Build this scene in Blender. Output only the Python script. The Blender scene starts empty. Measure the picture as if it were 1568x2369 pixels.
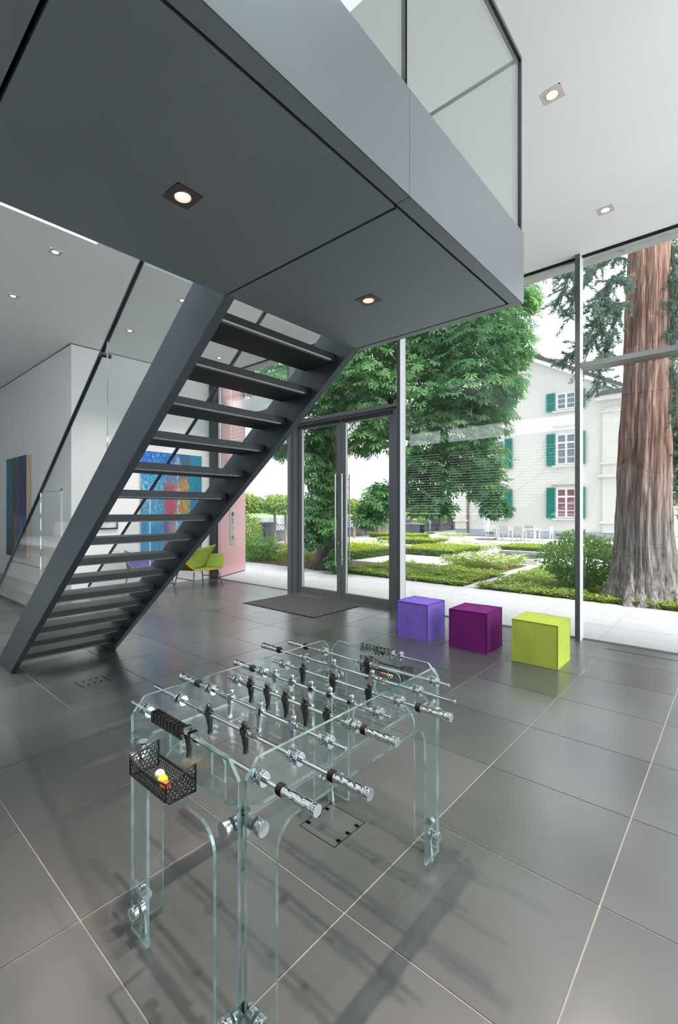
import bpy, math, random
import numpy as np
from mathutils import Vector, Matrix

random.seed(7)
RNG = np.random.default_rng(11)
SC = bpy.context.scene
COL = SC.collection
PI = math.pi

# ------------------------------------------------------------------ camera
CAM_H = 1.6353
YAW = math.radians(43.181)
cam_d = bpy.data.cameras.new('camera')
cam = bpy.data.objects.new('camera', cam_d)
COL.objects.link(cam)
cam.location = (0, 0, CAM_H)
cam.rotation_euler = (math.radians(90), 0, YAW)
cam_d.sensor_fit = 'HORIZONTAL'
cam_d.sensor_width = 36.0
cam_d.lens = 36.0 * 1079.03 / 1568.0
cam_d.shift_x = (784.0 - 703.92) / 1568.0
cam_d.shift_y = (1181.65 - 1184.5) / 1568.0
cam_d.clip_start = 0.05
cam_d.clip_end = 2000
SC.camera = cam

# ------------------------------------------------------------------ world: bright overcast sky
world = bpy.data.worlds.new('overcast_sky')
SC.world = world
world.use_nodes = True
wn = world.node_tree
wn.nodes.clear()
w_out = wn.nodes.new('ShaderNodeOutputWorld')
w_bg = wn.nodes.new('ShaderNodeBackground')
w_tc = wn.nodes.new('ShaderNodeTexCoord')
w_map = wn.nodes.new('ShaderNodeMapping')
w_map.inputs['Scale'].default_value = (1.0, 1.0, 3.0)
w_ns = wn.nodes.new('ShaderNodeTexNoise')
w_ns.inputs['Scale'].default_value = 2.2
w_ns.inputs['Detail'].default_value = 4
w_rp = wn.nodes.new('ShaderNodeValToRGB')
w_rp.color_ramp.elements[0].position = 0.35
w_rp.color_ramp.elements[0].color = (0.80, 0.87, 0.94, 1)
w_rp.color_ramp.elements[1].position = 0.65
w_rp.color_ramp.elements[1].color = (0.90, 0.96, 1.02, 1)
wn.links.new(w_tc.outputs['Generated'], w_map.inputs['Vector'])
wn.links.new(w_map.outputs['Vector'], w_ns.inputs['Vector'])
wn.links.new(w_ns.outputs['Fac'], w_rp.inputs['Fac'])
wn.links.new(w_rp.outputs['Color'], w_bg.inputs['Color'])
w_bg.inputs['Strength'].default_value = 4.0
wn.links.new(w_bg.outputs['Background'], w_out.inputs['Surface'])

# ------------------------------------------------------------------ soft sun behind the clouds
sun_d = bpy.data.lights.new('sun', 'SUN')
sun_d.energy = 10.8
sun_d.angle = math.radians(28)
sun_d.color = (1.0, 0.98, 0.95)
sun = bpy.data.objects.new('sun', sun_d)
COL.objects.link(sun)
sun.rotation_euler = Vector((-0.75, 0.10, -1.0)).to_track_quat('-Z', 'Y').to_euler()

# ------------------------------------------------------------------ daylight through the glazing
def area(name, loc, size, rot, power, color=(1, 1, 1), portal=False):
    d = bpy.data.lights.new(name, 'AREA')
    d.shape = 'RECTANGLE'
    d.size, d.size_y = size
    d.energy = power
    d.color = color
    o = bpy.data.objects.new(name, d)
    COL.objects.link(o)
    o.location = loc
    o.rotation_euler = rot
    if portal:
        d.cycles.is_portal = True
    return o
area('front_glazing_portal', (-3.0, 6.9, 2.4), (13.0, 4.8), (math.radians(-90), 0, 0), 1, portal=True)
area('side_glazing_portal', (3.7, 4.0, 2.4), (4.8, 5.4), (0, math.radians(90), 0), 1, portal=True)
area('rear_window_portal', (-7.15, -3.35, 3.1), (7.0, 3.4), (math.radians(90), 0, 0), 1, portal=True)
area('added_pane_portal', (0.75, -0.4, 6.7), (2.6, 5.4), (0, math.radians(90), 0), 1, portal=True)  # serves the glazing added above the stairwell

# ------------------------------------------------------------------ exposure
SC.view_settings.view_transform = 'Standard'
SC.view_settings.look = 'None'
SC.view_settings.gamma = 1.0
SC.view_settings.use_curve_mapping = False
SC.view_settings.exposure = 0.55
SC.cycles.max_bounces = 8
SC.cycles.diffuse_bounces = 4
SC.cycles.glossy_bounces = 4
SC.cycles.transmission_bounces = 8
SC.cycles.transparent_max_bounces = 24
SC.cycles.use_adaptive_sampling = True
SC.cycles.adaptive_threshold = 0.025
SC.cycles.sample_clamp_indirect = 6.0
SC.cycles.caustics_reflective = False
SC.cycles.caustics_refractive = False
SC.cycles.use_denoising = True

# ================================================================== materials
def nt(name):
    m = bpy.data.materials.new(name)
    m.use_nodes = True
    t = m.node_tree
    t.nodes.clear()
    o = t.nodes.new('ShaderNodeOutputMaterial')
    return m, t, o

def pbsdf(t, color, rough=0.5, metal=0.0, spec=0.5):
    b = t.nodes.new('ShaderNodeBsdfPrincipled')
    b.inputs['Base Color'].default_value = (*color, 1)
    b.inputs['Roughness'].default_value = rough
    b.inputs['Metallic'].default_value = metal
    b.inputs['Specular IOR Level'].default_value = spec
    return b

def ramp(t, stops):
    r = t.nodes.new('ShaderNodeValToRGB')
    e = r.color_ramp.elements
    while len(e) < len(stops):
        e.new(0.5)
    for el, (p, c) in zip(e, stops):
        el.position = p
        el.color = (*c, 1)
    return r

def noise(t, scale, detail=3, vec=None, rough=0.5, dist=0.0):
    n = t.nodes.new('ShaderNodeTexNoise')
    n.inputs['Scale'].default_value = scale
    n.inputs['Detail'].default_value = detail
    n.inputs['Roughness'].default_value = rough
    n.inputs['Distortion'].default_value = dist
    if vec is not None:
        t.links.new(vec, n.inputs['Vector'])
    return n

def objco(t, scale=(1, 1, 1)):
    c = t.nodes.new('ShaderNodeTexCoord')
    m = t.nodes.new('ShaderNodeMapping')
    m.inputs['Scale'].default_value = scale
    t.links.new(c.outputs['Object'], m.inputs['Vector'])
    return m.outputs['Vector']

def mat(name, color, rough=0.5, metal=0.0, spec=0.5, var=0.0, vscale=4.0, vstretch=(1, 1, 1), bump=0.0, bscale=40.0, detail=4):
    """plain principled surface, with optional mottling of its own colour and fine relief"""
    m, t, o = nt(name)
    b = pbsdf(t, color, rough, metal, spec)
    if var > 0:
        n = noise(t, vscale, detail, objco(t, vstretch))
        lo = tuple(max(0, c * (1 - var)) for c in color)
        hi = tuple(min(1, c * (1 + var)) for c in color)
        r = ramp(t, [(0.3, lo), (0.7, hi)])
        t.links.new(n.outputs['Fac'], r.inputs['Fac'])
        t.links.new(r.outputs['Color'], b.inputs['Base Color'])
    if bump > 0:
        n2 = noise(t, bscale, 3, objco(t, vstretch))
        bp = t.nodes.new('ShaderNodeBump')
        bp.inputs['Strength'].default_value = bump
        bp.inputs['Distance'].default_value = 0.01
        t.links.new(n2.outputs['Fac'], bp.inputs['Height'])
        t.links.new(bp.outputs['Normal'], b.inputs['Normal'])
    t.links.new(b.outputs['BSDF'], o.inputs['Surface'])
    return m

def glass_mat(name, tint=(0.95, 0.98, 0.97), f0=0.04, rough=0.0):
    """clear pane: straight-through transmission plus Fresnel reflection (Schlick)"""
    m, t, o = nt(name)
    g = t.nodes.new('ShaderNodeNewGeometry')
    dot = t.nodes.new('ShaderNodeVectorMath'); dot.operation = 'DOT_PRODUCT'
    t.links.new(g.outputs['Normal'], dot.inputs[0])
    t.links.new(g.outputs['Incoming'], dot.inputs[1])
    ab = t.nodes.new('ShaderNodeMath'); ab.operation = 'ABSOLUTE'
    t.links.new(dot.outputs['Value'], ab.inputs[0])
    om = t.nodes.new('ShaderNodeMath'); om.operation = 'SUBTRACT'; om.inputs[0].default_value = 1.0
    t.links.new(ab.outputs[0], om.inputs[1])
    pw = t.nodes.new('ShaderNodeMath'); pw.operation = 'POWER'; pw.inputs[1].default_value = 5.0
    t.links.new(om.outputs[0], pw.inputs[0])
    ml = t.nodes.new('ShaderNodeMath'); ml.operation = 'MULTIPLY_ADD'
    ml.inputs[1].default_value = 1.0 - f0; ml.inputs[2].default_value = f0
    t.links.new(pw.outputs[0], ml.inputs[0])
    tr = t.nodes.new('ShaderNodeBsdfTransparent'); tr.inputs['Color'].default_value = (*tint, 1)
    gl = t.nodes.new('ShaderNodeBsdfGlossy'); gl.inputs['Roughness'].default_value = rough
    mx = t.nodes.new('ShaderNodeMixShader')
    t.links.new(ml.outputs[0], mx.inputs['Fac'])
    t.links.new(tr.outputs['BSDF'], mx.inputs[1])
    t.links.new(gl.outputs['BSDF'], mx.inputs[2])
    t.links.new(mx.outputs['Shader'], o.inputs['Surface'])
    return m

def edge_mat(name, deep=(0.01, 0.20, 0.20), pale=(0.80, 0.99, 0.98), see=0.34):
    """polished cut edge of thick glass: green-blue in its depth, pale highlights put in by noise, partly see-through"""
    m, t, o = nt(name)
    b = pbsdf(t, pale, 0.06, 0.0, 0.9)
    n = noise(t, 5.0, 3, objco(t), 0.6)
    r = ramp(t, [(0.34, deep), (0.50, tuple((a + c) / 2 for a, c in zip(deep, pale))), (0.64, pale)])  # pale stops paint highlights into the edge colour
    t.links.new(n.outputs['Fac'], r.inputs['Fac'])
    t.links.new(r.outputs['Color'], b.inputs['Base Color'])
    tl = t.nodes.new('ShaderNodeBsdfTranslucent')
    t.links.new(r.outputs['Color'], tl.inputs['Color'])
    tp = t.nodes.new('ShaderNodeBsdfTransparent'); tp.inputs['Color'].default_value = (0.72, 0.93, 0.92, 1)
    gs = t.nodes.new('ShaderNodeBsdfGlossy'); gs.inputs['Roughness'].default_value = 0.04; gs.inputs['Color'].default_value = (0.86, 0.98, 0.97, 1)
    m1 = t.nodes.new('ShaderNodeMixShader'); m1.inputs['Fac'].default_value = 0.45
    m3 = t.nodes.new('ShaderNodeMixShader'); m3.inputs['Fac'].default_value = 0.30
    m2 = t.nodes.new('ShaderNodeMixShader'); m2.inputs['Fac'].default_value = see
    t.links.new(b.outputs['BSDF'], m1.inputs[1]); t.links.new(tl.outputs['BSDF'], m1.inputs[2])
    t.links.new(m1.outputs['Shader'], m3.inputs[1]); t.links.new(gs.outputs['BSDF'], m3.inputs[2])
    t.links.new(m3.outputs['Shader'], m2.inputs[1]); t.links.new(tp.outputs['BSDF'], m2.inputs[2])
    t.links.new(m2.outputs['Shader'], o.inputs['Surface'])
    return m

def emit_mat(name, color, strength):
    m, t, o = nt(name)
    e = t.nodes.new('ShaderNodeEmission')
    e.inputs['Color'].default_value = (*color, 1)
    e.inputs['Strength'].default_value = strength
    t.links.new(e.outputs['Emission'], o.inputs['Surface'])
    return m

def leaf_mat(name, dark, mid, light, transl=0.35, rough=0.45):
    """foliage: every leaf has its own tone (vertex attribute 'tone' picks it)"""
    m, t, o = nt(name)
    a = t.nodes.new('ShaderNodeAttribute'); a.attribute_name = 'tone'
    r = ramp(t, [(0.0, dark), (0.5, mid), (1.0, light)])
    t.links.new(a.outputs['Fac'], r.inputs['Fac'])
    b = pbsdf(t, mid, rough, 0, 0.35)
    t.links.new(r.outputs['Color'], b.inputs['Base Color'])
    tl = t.nodes.new('ShaderNodeBsdfTranslucent')
    hs = t.nodes.new('ShaderNodeHueSaturation'); hs.inputs['Value'].default_value = 1.3; hs.inputs['Saturation'].default_value = 1.1; hs.inputs['Hue'].default_value = 0.485
    t.links.new(r.outputs['Color'], hs.inputs['Color'])
    t.links.new(hs.outputs['Color'], tl.inputs['Color'])
    mx = t.nodes.new('ShaderNodeMixShader'); mx.inputs['Fac'].default_value = transl
    t.links.new(b.outputs['BSDF'], mx.inputs[1]); t.links.new(tl.outputs['BSDF'], mx.inputs[2])
    t.links.new(mx.outputs['Shader'], o.inputs['Surface'])
    return m

# ================================================================== mesh helpers
class MB:
    def __init__(self):
        self.v = []; self.f = []; self.m = []
    def add(self, verts, faces, mi=0):
        b = len(self.v)
        self.v.extend([tuple(p) for p in verts])
        for i, fc in enumerate(faces):
            self.f.append(tuple(b + k for k in fc))
            self.m.append(mi[i] if isinstance(mi, (list, tuple)) else mi)
        return self
    def box(self, x0, x1, y0, y1, z0, z1, mi=0):
        v = [(x0, y0, z0), (x1, y0, z0), (x1, y1, z0), (x0, y1, z0), (x0, y0, z1), (x1, y0, z1), (x1, y1, z1), (x0, y1, z1)]
        return self.add(v, [(3, 2, 1, 0), (4, 5, 6, 7), (0, 1, 5, 4), (1, 2, 6, 5), (2, 3, 7, 6), (3, 0, 4, 7)], mi)
    def cbox(self, c, s, mi=0):
        return self.box(c[0] - s[0] / 2, c[0] + s[0] / 2, c[1] - s[1] / 2, c[1] + s[1] / 2, c[2] - s[2] / 2, c[2] + s[2] / 2, mi)
    def prism(self, poly, axis, a0, a1, cap=0, side=0):
        """polygon extruded along an axis; poly is (x,z) for 'y', (y,z) for 'x', (x,y) for 'z'"""
        n = len(poly)
        def P(p, a):
            return {'y': (p[0], a, p[1]), 'x': (a, p[0], p[1]), 'z': (p[0], p[1], a)}[axis]
        v = [P(p, a0) for p in poly] + [P(p, a1) for p in poly]
        fs = [tuple(range(n - 1, -1, -1)), tuple(range(n, 2 * n))]
        ms = [cap, cap]
        for i in range(n):
            j = (i + 1) % n
            fs.append((i, j, n + j, n + i)); ms.append(side)
        return self.add(v, fs, ms)
    def cyl(self, p0, p1, r, n=12, mi=0, r2=None, caps=True):
        p0 = Vector(p0); p1 = Vector(p1); d = (p1 - p0).normalized()
        u = d.orthogonal().normalized(); w = d.cross(u)
        r2 = r if r2 is None else r2
        v = []
        for p, rr in ((p0, r), (p1, r2)):
            for i in range(n):
                a = 2 * PI * i / n
                v.append(p + u * (rr * math.cos(a)) + w * (rr * math.sin(a)))
        fs = [(i, (i + 1) % n, n + (i + 1) % n, n + i) for i in range(n)]
        if caps:
            fs += [tuple(range(n - 1, -1, -1)), tuple(range(n, 2 * n))]
        return self.add(v, fs, mi)
    def tube(self, pts, r, n=8, mi=0, closed=False):
        pts = [Vector(p) for p in pts]
        N = len(pts)
        rs = r if isinstance(r, (list, tuple)) else [r] * N
        t0 = (pts[1] - pts[0]).normalized()
        u = t0.orthogonal().normalized()
        v = []
        for i, p in enumerate(pts):
            if closed:
                t = (pts[(i + 1) % N] - pts[i - 1]).normalized()
            else:
                t = (pts[min(i + 1, N - 1)] - pts[max(i - 1, 0)]).normalized()
            u = (u - t * u.dot(t))
            u = u.normalized() if u.length > 1e-6 else t.orthogonal().normalized()
            w = t.cross(u)
            for k in range(n):
                a = 2 * PI * k / n
                v.append(p + u * (rs[i] * math.cos(a)) + w * (rs[i] * math.sin(a)))
        fs = []
        for i in range(N if closed else N - 1):
            j = (i + 1) % N
            for k in range(n):
                q = (k + 1) % n
                fs.append((i * n + k, i * n + q, j * n + q, j * n + k))
        if not closed:
            fs += [tuple(range(n - 1, -1, -1)), tuple((N - 1) * n + k for k in range(n))]
        return self.add(v, fs, mi)
    def lathe(self, prof, p0, d, n=16, mi=0, caps=True):
        """profile [(radius, distance along d)] spun about the axis through p0"""
        p0 = Vector(p0); d = Vector(d).normalized()
        u = d.orthogonal().normalized(); w = d.cross(u)
        v = []
        for (r, a) in prof:
            for k in range(n):
                t = 2 * PI * k / n
                v.append(p0 + d * a + u * (r * math.cos(t)) + w * (r * math.sin(t)))
        fs = []
        for i in range(len(prof) - 1):
            for k in range(n):
                q = (k + 1) % n
                fs.append((i * n + k, i * n + q, (i + 1) * n + q, (i + 1) * n + k))
        if caps:
            fs += [tuple(range(n - 1, -1, -1)), tuple((len(prof) - 1) * n + k for k in range(n))]
        return self.add(v, fs, mi)
    def sphere(self, c, r, nu=14, nv=9, sc=(1, 1, 1), mi=0):
        v = [(c[0], c[1], c[2] + r * sc[2])]
        for i in range(1, nv):
            a = PI * i / nv
            for k in range(nu):
                b = 2 * PI * k / nu
                v.append((c[0] + r * sc[0] * math.sin(a) * math.cos(b), c[1] + r * sc[1] * math.sin(a) * math.sin(b), c[2] + r * sc[2] * math.cos(a)))
        v.append((c[0], c[1], c[2] - r * sc[2]))
        fs = [(0, 1 + k, 1 + (k + 1) % nu) for k in range(nu)]
        for i in range(nv - 2):
            for k in range(nu):
                q = (k + 1) % nu
                fs.append((1 + i * nu + k, 1 + (i + 1) * nu + k, 1 + (i + 1) * nu + q, 1 + i * nu + q))
        e = len(v) - 1; b0 = 1 + (nv - 2) * nu
        fs += [(e, b0 + (k + 1) % nu, b0 + k) for k in range(nu)]
        return self.add(v, fs, mi)
    def quad(self, a, b, c, d, mi=0):
        return self.add([a, b, c, d], [(0, 1, 2, 3)], mi)
    def build(self, name, mats, parent=None, org=None, smooth=False, bevel=0.0, label=None, sharp=35):
        o0 = WORLD.get(parent.name, Vector((0, 0, 0))) if parent else Vector(org if org is not None else self.base())
        me = bpy.data.meshes.new(name)
        me.from_pydata([(p[0] - o0[0], p[1] - o0[1], p[2] - o0[2]) for p in self.v], [], self.f)
        mats = mats if isinstance(mats, (list, tuple)) else [mats]
        for q in mats:
            me.materials.append(q)
        if len(mats) > 1:
            me.polygons.foreach_set('material_index', self.m)
        if smooth:
            me.polygons.foreach_set('use_smooth', [True] * len(me.polygons))
            try:
                me.set_sharp_from_angle(angle=math.radians(sharp))
            except Exception:
                pass
        me.update()
        o = bpy.data.objects.new(name, me)
        COL.objects.link(o)
        if parent:
            o.parent = parent
        else:
            o.location = o0
        WORLD[o.name] = o0.copy()
        if bevel > 0:
            bv = o.modifiers.new('bevel', 'BEVEL')
            bv.width = bevel; bv.segments = 2; bv.limit_method = 'ANGLE'; bv.angle_limit = math.radians(40)
        if label:
            o['label'] = label
        return o
    def base(self):
        a = np.array(self.v)
        lo, hi = a.min(0), a.max(0)
        return ((lo[0] + hi[0]) / 2, (lo[1] + hi[1]) / 2, lo[2])

WORLD = {}

def thing(name, label, cat, loc, group=None):
    o = bpy.data.objects.new(name, None)
    o.empty_display_size = 0.05
    COL.objects.link(o)
    o.location = loc
    WORLD[o.name] = Vector(loc)
    o['label'] = label; o['category'] = cat
    if group:
        o['group'] = group
    return o

def tag(o, label, cat, group=None):
    o['label'] = label; o['category'] = cat
    if group:
        o['group'] = group
    return o

def struct(o, label=None):
    o['kind'] = 'structure'
    if label:
        o['label'] = label
    return o

def sempty(name, loc, label=None):
    o = bpy.data.objects.new(name, None)
    o.empty_display_size = 0.05
    COL.objects.link(o)
    o.location = loc
    WORLD[o.name] = Vector(loc)
    return struct(o, label)

def inst(src, name, parent, loc, rot=(0, 0, 0), scale=(1, 1, 1)):
    """another object on the same mesh data, placed in world space under an unrotated parent"""
    o = bpy.data.objects.new(name, src)
    COL.objects.link(o)
    if parent:
        o.parent = parent
        o.location = Vector(loc) - WORLD[parent.name]
    else:
        o.location = loc
    o.rotation_euler = rot
    o.scale = scale
    WORLD[o.name] = Vector(loc)
    return o

def copy_tree(o, loc, parent=None):
    c = o.copy()
    COL.objects.link(c)
    c.parent = parent
    if parent is None:
        c.location = loc
        WORLD[c.name] = Vector(loc)
    for ch in o.children:
        copy_tree(ch, None, c)
    return c

def np_mesh(name, V, F, material, tone=None):
    """triangle soup from arrays"""
    me = bpy.data.meshes.new(name)
    nv, nf = len(V), len(F)
    me.vertices.add(nv)
    me.vertices.foreach_set('co', np.ascontiguousarray(V, dtype=np.float32).ravel())
    me.loops.add(nf * 3)
    me.loops.foreach_set('vertex_index', np.ascontiguousarray(F, dtype=np.int32).ravel())
    me.polygons.add(nf)
    me.polygons.foreach_set('loop_start', np.arange(0, nf * 3, 3, dtype=np.int32))
    me.polygons.foreach_set('loop_total', np.full(nf, 3, dtype=np.int32))
    me.update(calc_edges=True)
    me.validate()
    me.materials.append(material)
    if tone is not None:
        at = me.attributes.new('tone', 'FLOAT', 'POINT')
        at.data.foreach_set('value', np.ascontiguousarray(tone, dtype=np.float32))
    return me

def np_obj(name, V, F, material, tone=None, parent=None, org=(0, 0, 0)):
    o0 = WORLD[parent.name] if parent else Vector(org)
    me = np_mesh(name, np.asarray(V) - np.array(o0), F, material, tone)
    o = bpy.data.objects.new(name, me)
    COL.objects.link(o)
    if parent:
        o.parent = parent
    else:
        o.location = o0
    WORLD[o.name] = o0.copy()
    return o

def unit(a):
    return a / np.maximum(np.linalg.norm(a, axis=-1, keepdims=True), 1e-9)

def frames(d, n):
    """rotation matrices with x along d and z near n"""
    d = unit(d)
    y = unit(np.cross(n, d))
    z = np.cross(d, y)
    return np.stack([d, y, z], axis=-1)

def scatter(tv, tf, pos, R, size):
    """many copies of a small template as one vertex/face array"""
    N = len(pos)
    V = np.einsum('nij,vj->nvi', R, tv) * np.asarray(size).reshape(N, 1, -1) + pos[:, None, :]
    F = tf[None, :, :] + (np.arange(N) * len(tv))[:, None, None]
    return V.reshape(-1, 3), F.reshape(-1, 3)

def cat_soup(parts):
    Vs, Fs, Ts, b = [], [], [], 0
    for V, F, T in parts:
        Vs.append(V); Fs.append(F + b); Ts.append(T); b += len(V)
    return np.concatenate(Vs), np.concatenate(Fs), np.concatenate(Ts)
# ================================================================== surfaces
M = {}
M['white_wall'] = mat('white_plaster', (0.86, 0.87, 0.87), 0.75, var=0.02, vscale=1.2)
M['ceiling'] = mat('white_ceiling_paint', (0.89, 0.90, 0.90), 0.7, var=0.015, vscale=0.8)
M['steel'] = mat('dark_grey_metallic_paint', (0.26, 0.295, 0.315), 0.36, 0.3, 0.5, var=0.06, vscale=0.9)
M['fascia'] = mat('grey_brushed_sheet', (0.19, 0.206, 0.230), 0.34, 0.7, 0.5, var=0.10, vscale=1.3)
M['stair'] = mat('stair_grey_paint', (0.050, 0.066, 0.080), 0.42, 0.12, 0.5, var=0.04, vscale=1.5)
M['tread'] = mat('tread_grey_paint', (0.026, 0.030, 0.031), 0.5, 0.05, 0.3)
M['nosing'] = mat('brushed_nosing', (0.22, 0.23, 0.24), 0.4, 0.3)
M['black_gap'] = mat('shadow_gap_black', (0.006, 0.007, 0.008), 0.7, spec=0.2)
M['frame'] = mat('window_frame_grey', (0.155, 0.167, 0.17), 0.38, 0.2, 0.5)
M['frame_lit'] = mat('window_frame_painted_lit', (0.74, 0.75, 0.76), 0.4, 0.1)  # pale copy of the frame colour, painted as if daylit
M['post'] = mat('facade_post_painted_shade', (0.075, 0.081, 0.083), 0.45, 0.1)  # dark copy for the post fronts, shade put into the colour
M['glass'] = glass_mat('clear_window_glass', (0.975, 0.985, 0.985), 0.045)
M['dimmed_glass'] = glass_mat('outdoor_dimming_glass', (0.574, 0.577, 0.574), 0.045)  # tint added to dim the brighter outdoors behind the glass front
M['bal_glass'] = glass_mat('balustrade_glass', (0.95, 0.972, 0.967), 0.045)
M['tab_glass'] = glass_mat('crystal_table_glass', (0.955, 0.985, 0.98), 0.05)
M['edge'] = edge_mat('cut_glass_edge')
M['edge_soft'] = edge_mat('balustrade_glass_edge', (0.25, 0.34, 0.34), (0.78, 0.86, 0.86), 0.3)
M['chrome'] = mat('polished_chrome', (0.66, 0.69, 0.70), 0.05, 1.0)
M['steel_turned'] = mat('turned_stainless', (0.55, 0.56, 0.57), 0.25, 1.0)
M['black_chrome'] = mat('black_chrome', (0.075, 0.073, 0.072), 0.14, 0.85)
M['rubber'] = mat('black_rubber', (0.008, 0.008, 0.009), 0.65, 0, 0.2)
M['bronze'] = mat('dark_bronze_chrome', (0.24, 0.21, 0.19), 0.12, 1.0)
M['rail'] = mat('dark_handrail', (0.035, 0.042, 0.048), 0.3, 0.4)
M['grout'] = mat('pale_grout', (0.34, 0.325, 0.31), 0.8, var=0.1, vscale=8)

def tile_mat():
    m, t, o = nt('grey_floor_tile')
    oi = t.nodes.new('ShaderNodeObjectInfo')
    g = t.nodes.new('ShaderNodeNewGeometry')
    n = noise(t, 0.9, 2, g.outputs['Position'], 0.45)
    r = ramp(t, [(0.28, (0.060, 0.066, 0.068)), (0.72, (0.104, 0.108, 0.108))])
    t.links.new(n.outputs['Fac'], r.inputs['Fac'])
    hs = t.nodes.new('ShaderNodeHueSaturation')
    t.links.new(r.outputs['Color'], hs.inputs['Color'])
    mr = t.nodes.new('ShaderNodeMapRange'); mr.inputs['To Min'].default_value = 0.88; mr.inputs['To Max'].default_value = 1.12
    t.links.new(oi.outputs['Random'], mr.inputs['Value'])
    t.links.new(mr.outputs['Result'], hs.inputs['Value'])
    b = pbsdf(t, (0.1, 0.1, 0.1), 0.3, 0, 0.6)
    b.inputs['IOR'].default_value = 1.85
    t.links.new(hs.outputs['Color'], b.inputs['Base Color'])
    rr = t.nodes.new('ShaderNodeMapRange'); rr.inputs['To Min'].default_value = 0.24; rr.inputs['To Max'].default_value = 0.30
    t.links.new(oi.outputs['Random'], rr.inputs['Value'])
    t.links.new(rr.outputs['Result'], b.inputs['Roughness'])
    t.links.new(b.outputs['BSDF'], o.inputs['Surface'])
    return m
M['tile'] = tile_mat()

# ================================================================== floor: slab of grout with separate tiles
T = 0.75
GX, GY = -1.9297, 1.4962
XW, YF, ZC = -9.42, 6.77, 4.86          # left wall, glass front, ceiling
YB, XR = -3.2, 3.6                      # rear wall, right glazing
floor = struct(MB().box(-15.0, XR + 0.1, YB - 0.2, YF + 0.08, -0.30, -0.004).build('floor', M['grout'], org=(-3, 2, -0.3)), 'dark grey stone tiled hall floor')
gap = 0.0038
tl = MB().box(-T / 2 + gap, T / 2 - gap, -T / 2 + gap, T / 2 - gap, -0.012, 0.0)
tile_me = None
for i in range(-17, 8):
    for j in range(-7, 7):
        cx, cy = GX + T * (i + 0.5), GY + T * (j + 0.5)
        if cx < -14.6 or cx > XR - 0.3 or cy < YB + 0.3:
            continue
        if cx < XW + 0.1 and cy > 3.2:
            continue
        seen = (cy > -0.6 and cx < 1.2)
        if tile_me is None:
            o = MB().box(cx - T / 2 + gap, cx + T / 2 - gap, cy - T / 2 + gap, cy + T / 2 - gap, -0.012, 0.0).build('floor_tile', M['tile'], floor)
            # re-centre the shared mesh so that copies can be placed by their middle
            off = Vector((cx, cy, 0)) - WORLD[floor.name]
            o.data.transform(Matrix.Translation(-off)); o.location = off
            tile_me = o.data
        else:
            inst(tile_me, 'floor_tile', floor, (cx, cy, 0))
# narrow strip along the sliding glass and the thin black slot of the trench heater
MB().box(-15, XR, GY + T * 7 + 0.002, YF - 0.005, -0.012, 0.0).build('threshold_strip', M['frame'], floor)
MB().box(-1.19, XR - 0.4, 6.472, 6.484, -0.004, 0.0015).build('floor_slot', M['black_gap'], floor)

# floor boxes let into the tiles: a lid with a black joint and cable notches
def floor_box(x0, x1, y0, y1, label, notches=3, full=True):
    t = thing('floor_box', label, 'floor outlet', ((x0 + x1) / 2, (y0 + y1) / 2, 0.0))
    if full:
        m = MB()
        for (a, b, c, d) in ((x0, x1, y0, y0 + .0035), (x0, x1, y1 - .0035, y1), (x0, x0 + .0035, y0, y1), (x1 - .0035, x1, y0, y1)):
            m.box(a, b, c, d, -0.004, 0.0012)
        m.build('joint', M['black_gap'], t)
    else:
        for yy in (y0, y1 - .006):
            MB().box(x0, x1, yy, yy + .006, -0.004, 0.0012).build('joint', M['black_gap'], t)
    for k in range(notches):
        for side in (0, 1):
            if full:
                yy = y0 + (y1 - y0) * (0.2 + 0.6 * k / (notches - 1))
                xx = x0 + .022 if side == 0 else x1 - .022
                MB().cyl((xx, yy, -0.003), (xx, yy, 0.0014), 0.0105, 12).box(min(xx, x0 if side == 0 else x1), max(xx, x0 if side == 0 else x1), yy - .0105, yy + .0105, -0.003, 0.0014).build('cable_notch', M['black_gap'], t)
            else:
                xx = x0 + 0.055 if side == 0 else x1 - 0.055
                yy = y0 + (y1 - y0) * (0.26 + 0.24 * k)
                MB().cyl((xx, yy, -0.003), (xx, yy, 0.0014), 0.010, 10).build('cable_notch', M['black_gap'], t)
    return t
floor_box(-1.677, -1.441, 1.749, 2.001, 'square floor outlet lid with black notches beneath the glass table', 3, True)
floor_box(-4.65, -4.43, 1.745, 1.995, 'floor outlet with dotted openings near the stair foot', 3, False)

# ================================================================== walls and ceiling
wl = MB().box(XW - 0.25, XW, 3.48, YF - 0.02, 0, ZC).build('wall_left', M['white_wall'], org=(XW, 5, 0))
struct(wl, 'white wall behind the chairs')
w2 = MB().box(-15.0, XW - 0.25, 3.48, 3.70, 0, ZC).build('wall_front', M['white_wall'], org=(-12, 3.5, 0))
struct(w2, 'white wall of the side hall on the left')
struct(MB().box(-15.2, -15.0, YB - 0.2, 3.70, 0, ZC).build('wall_end', M['white_wall'], org=(-15, 0, 0)))
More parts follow.
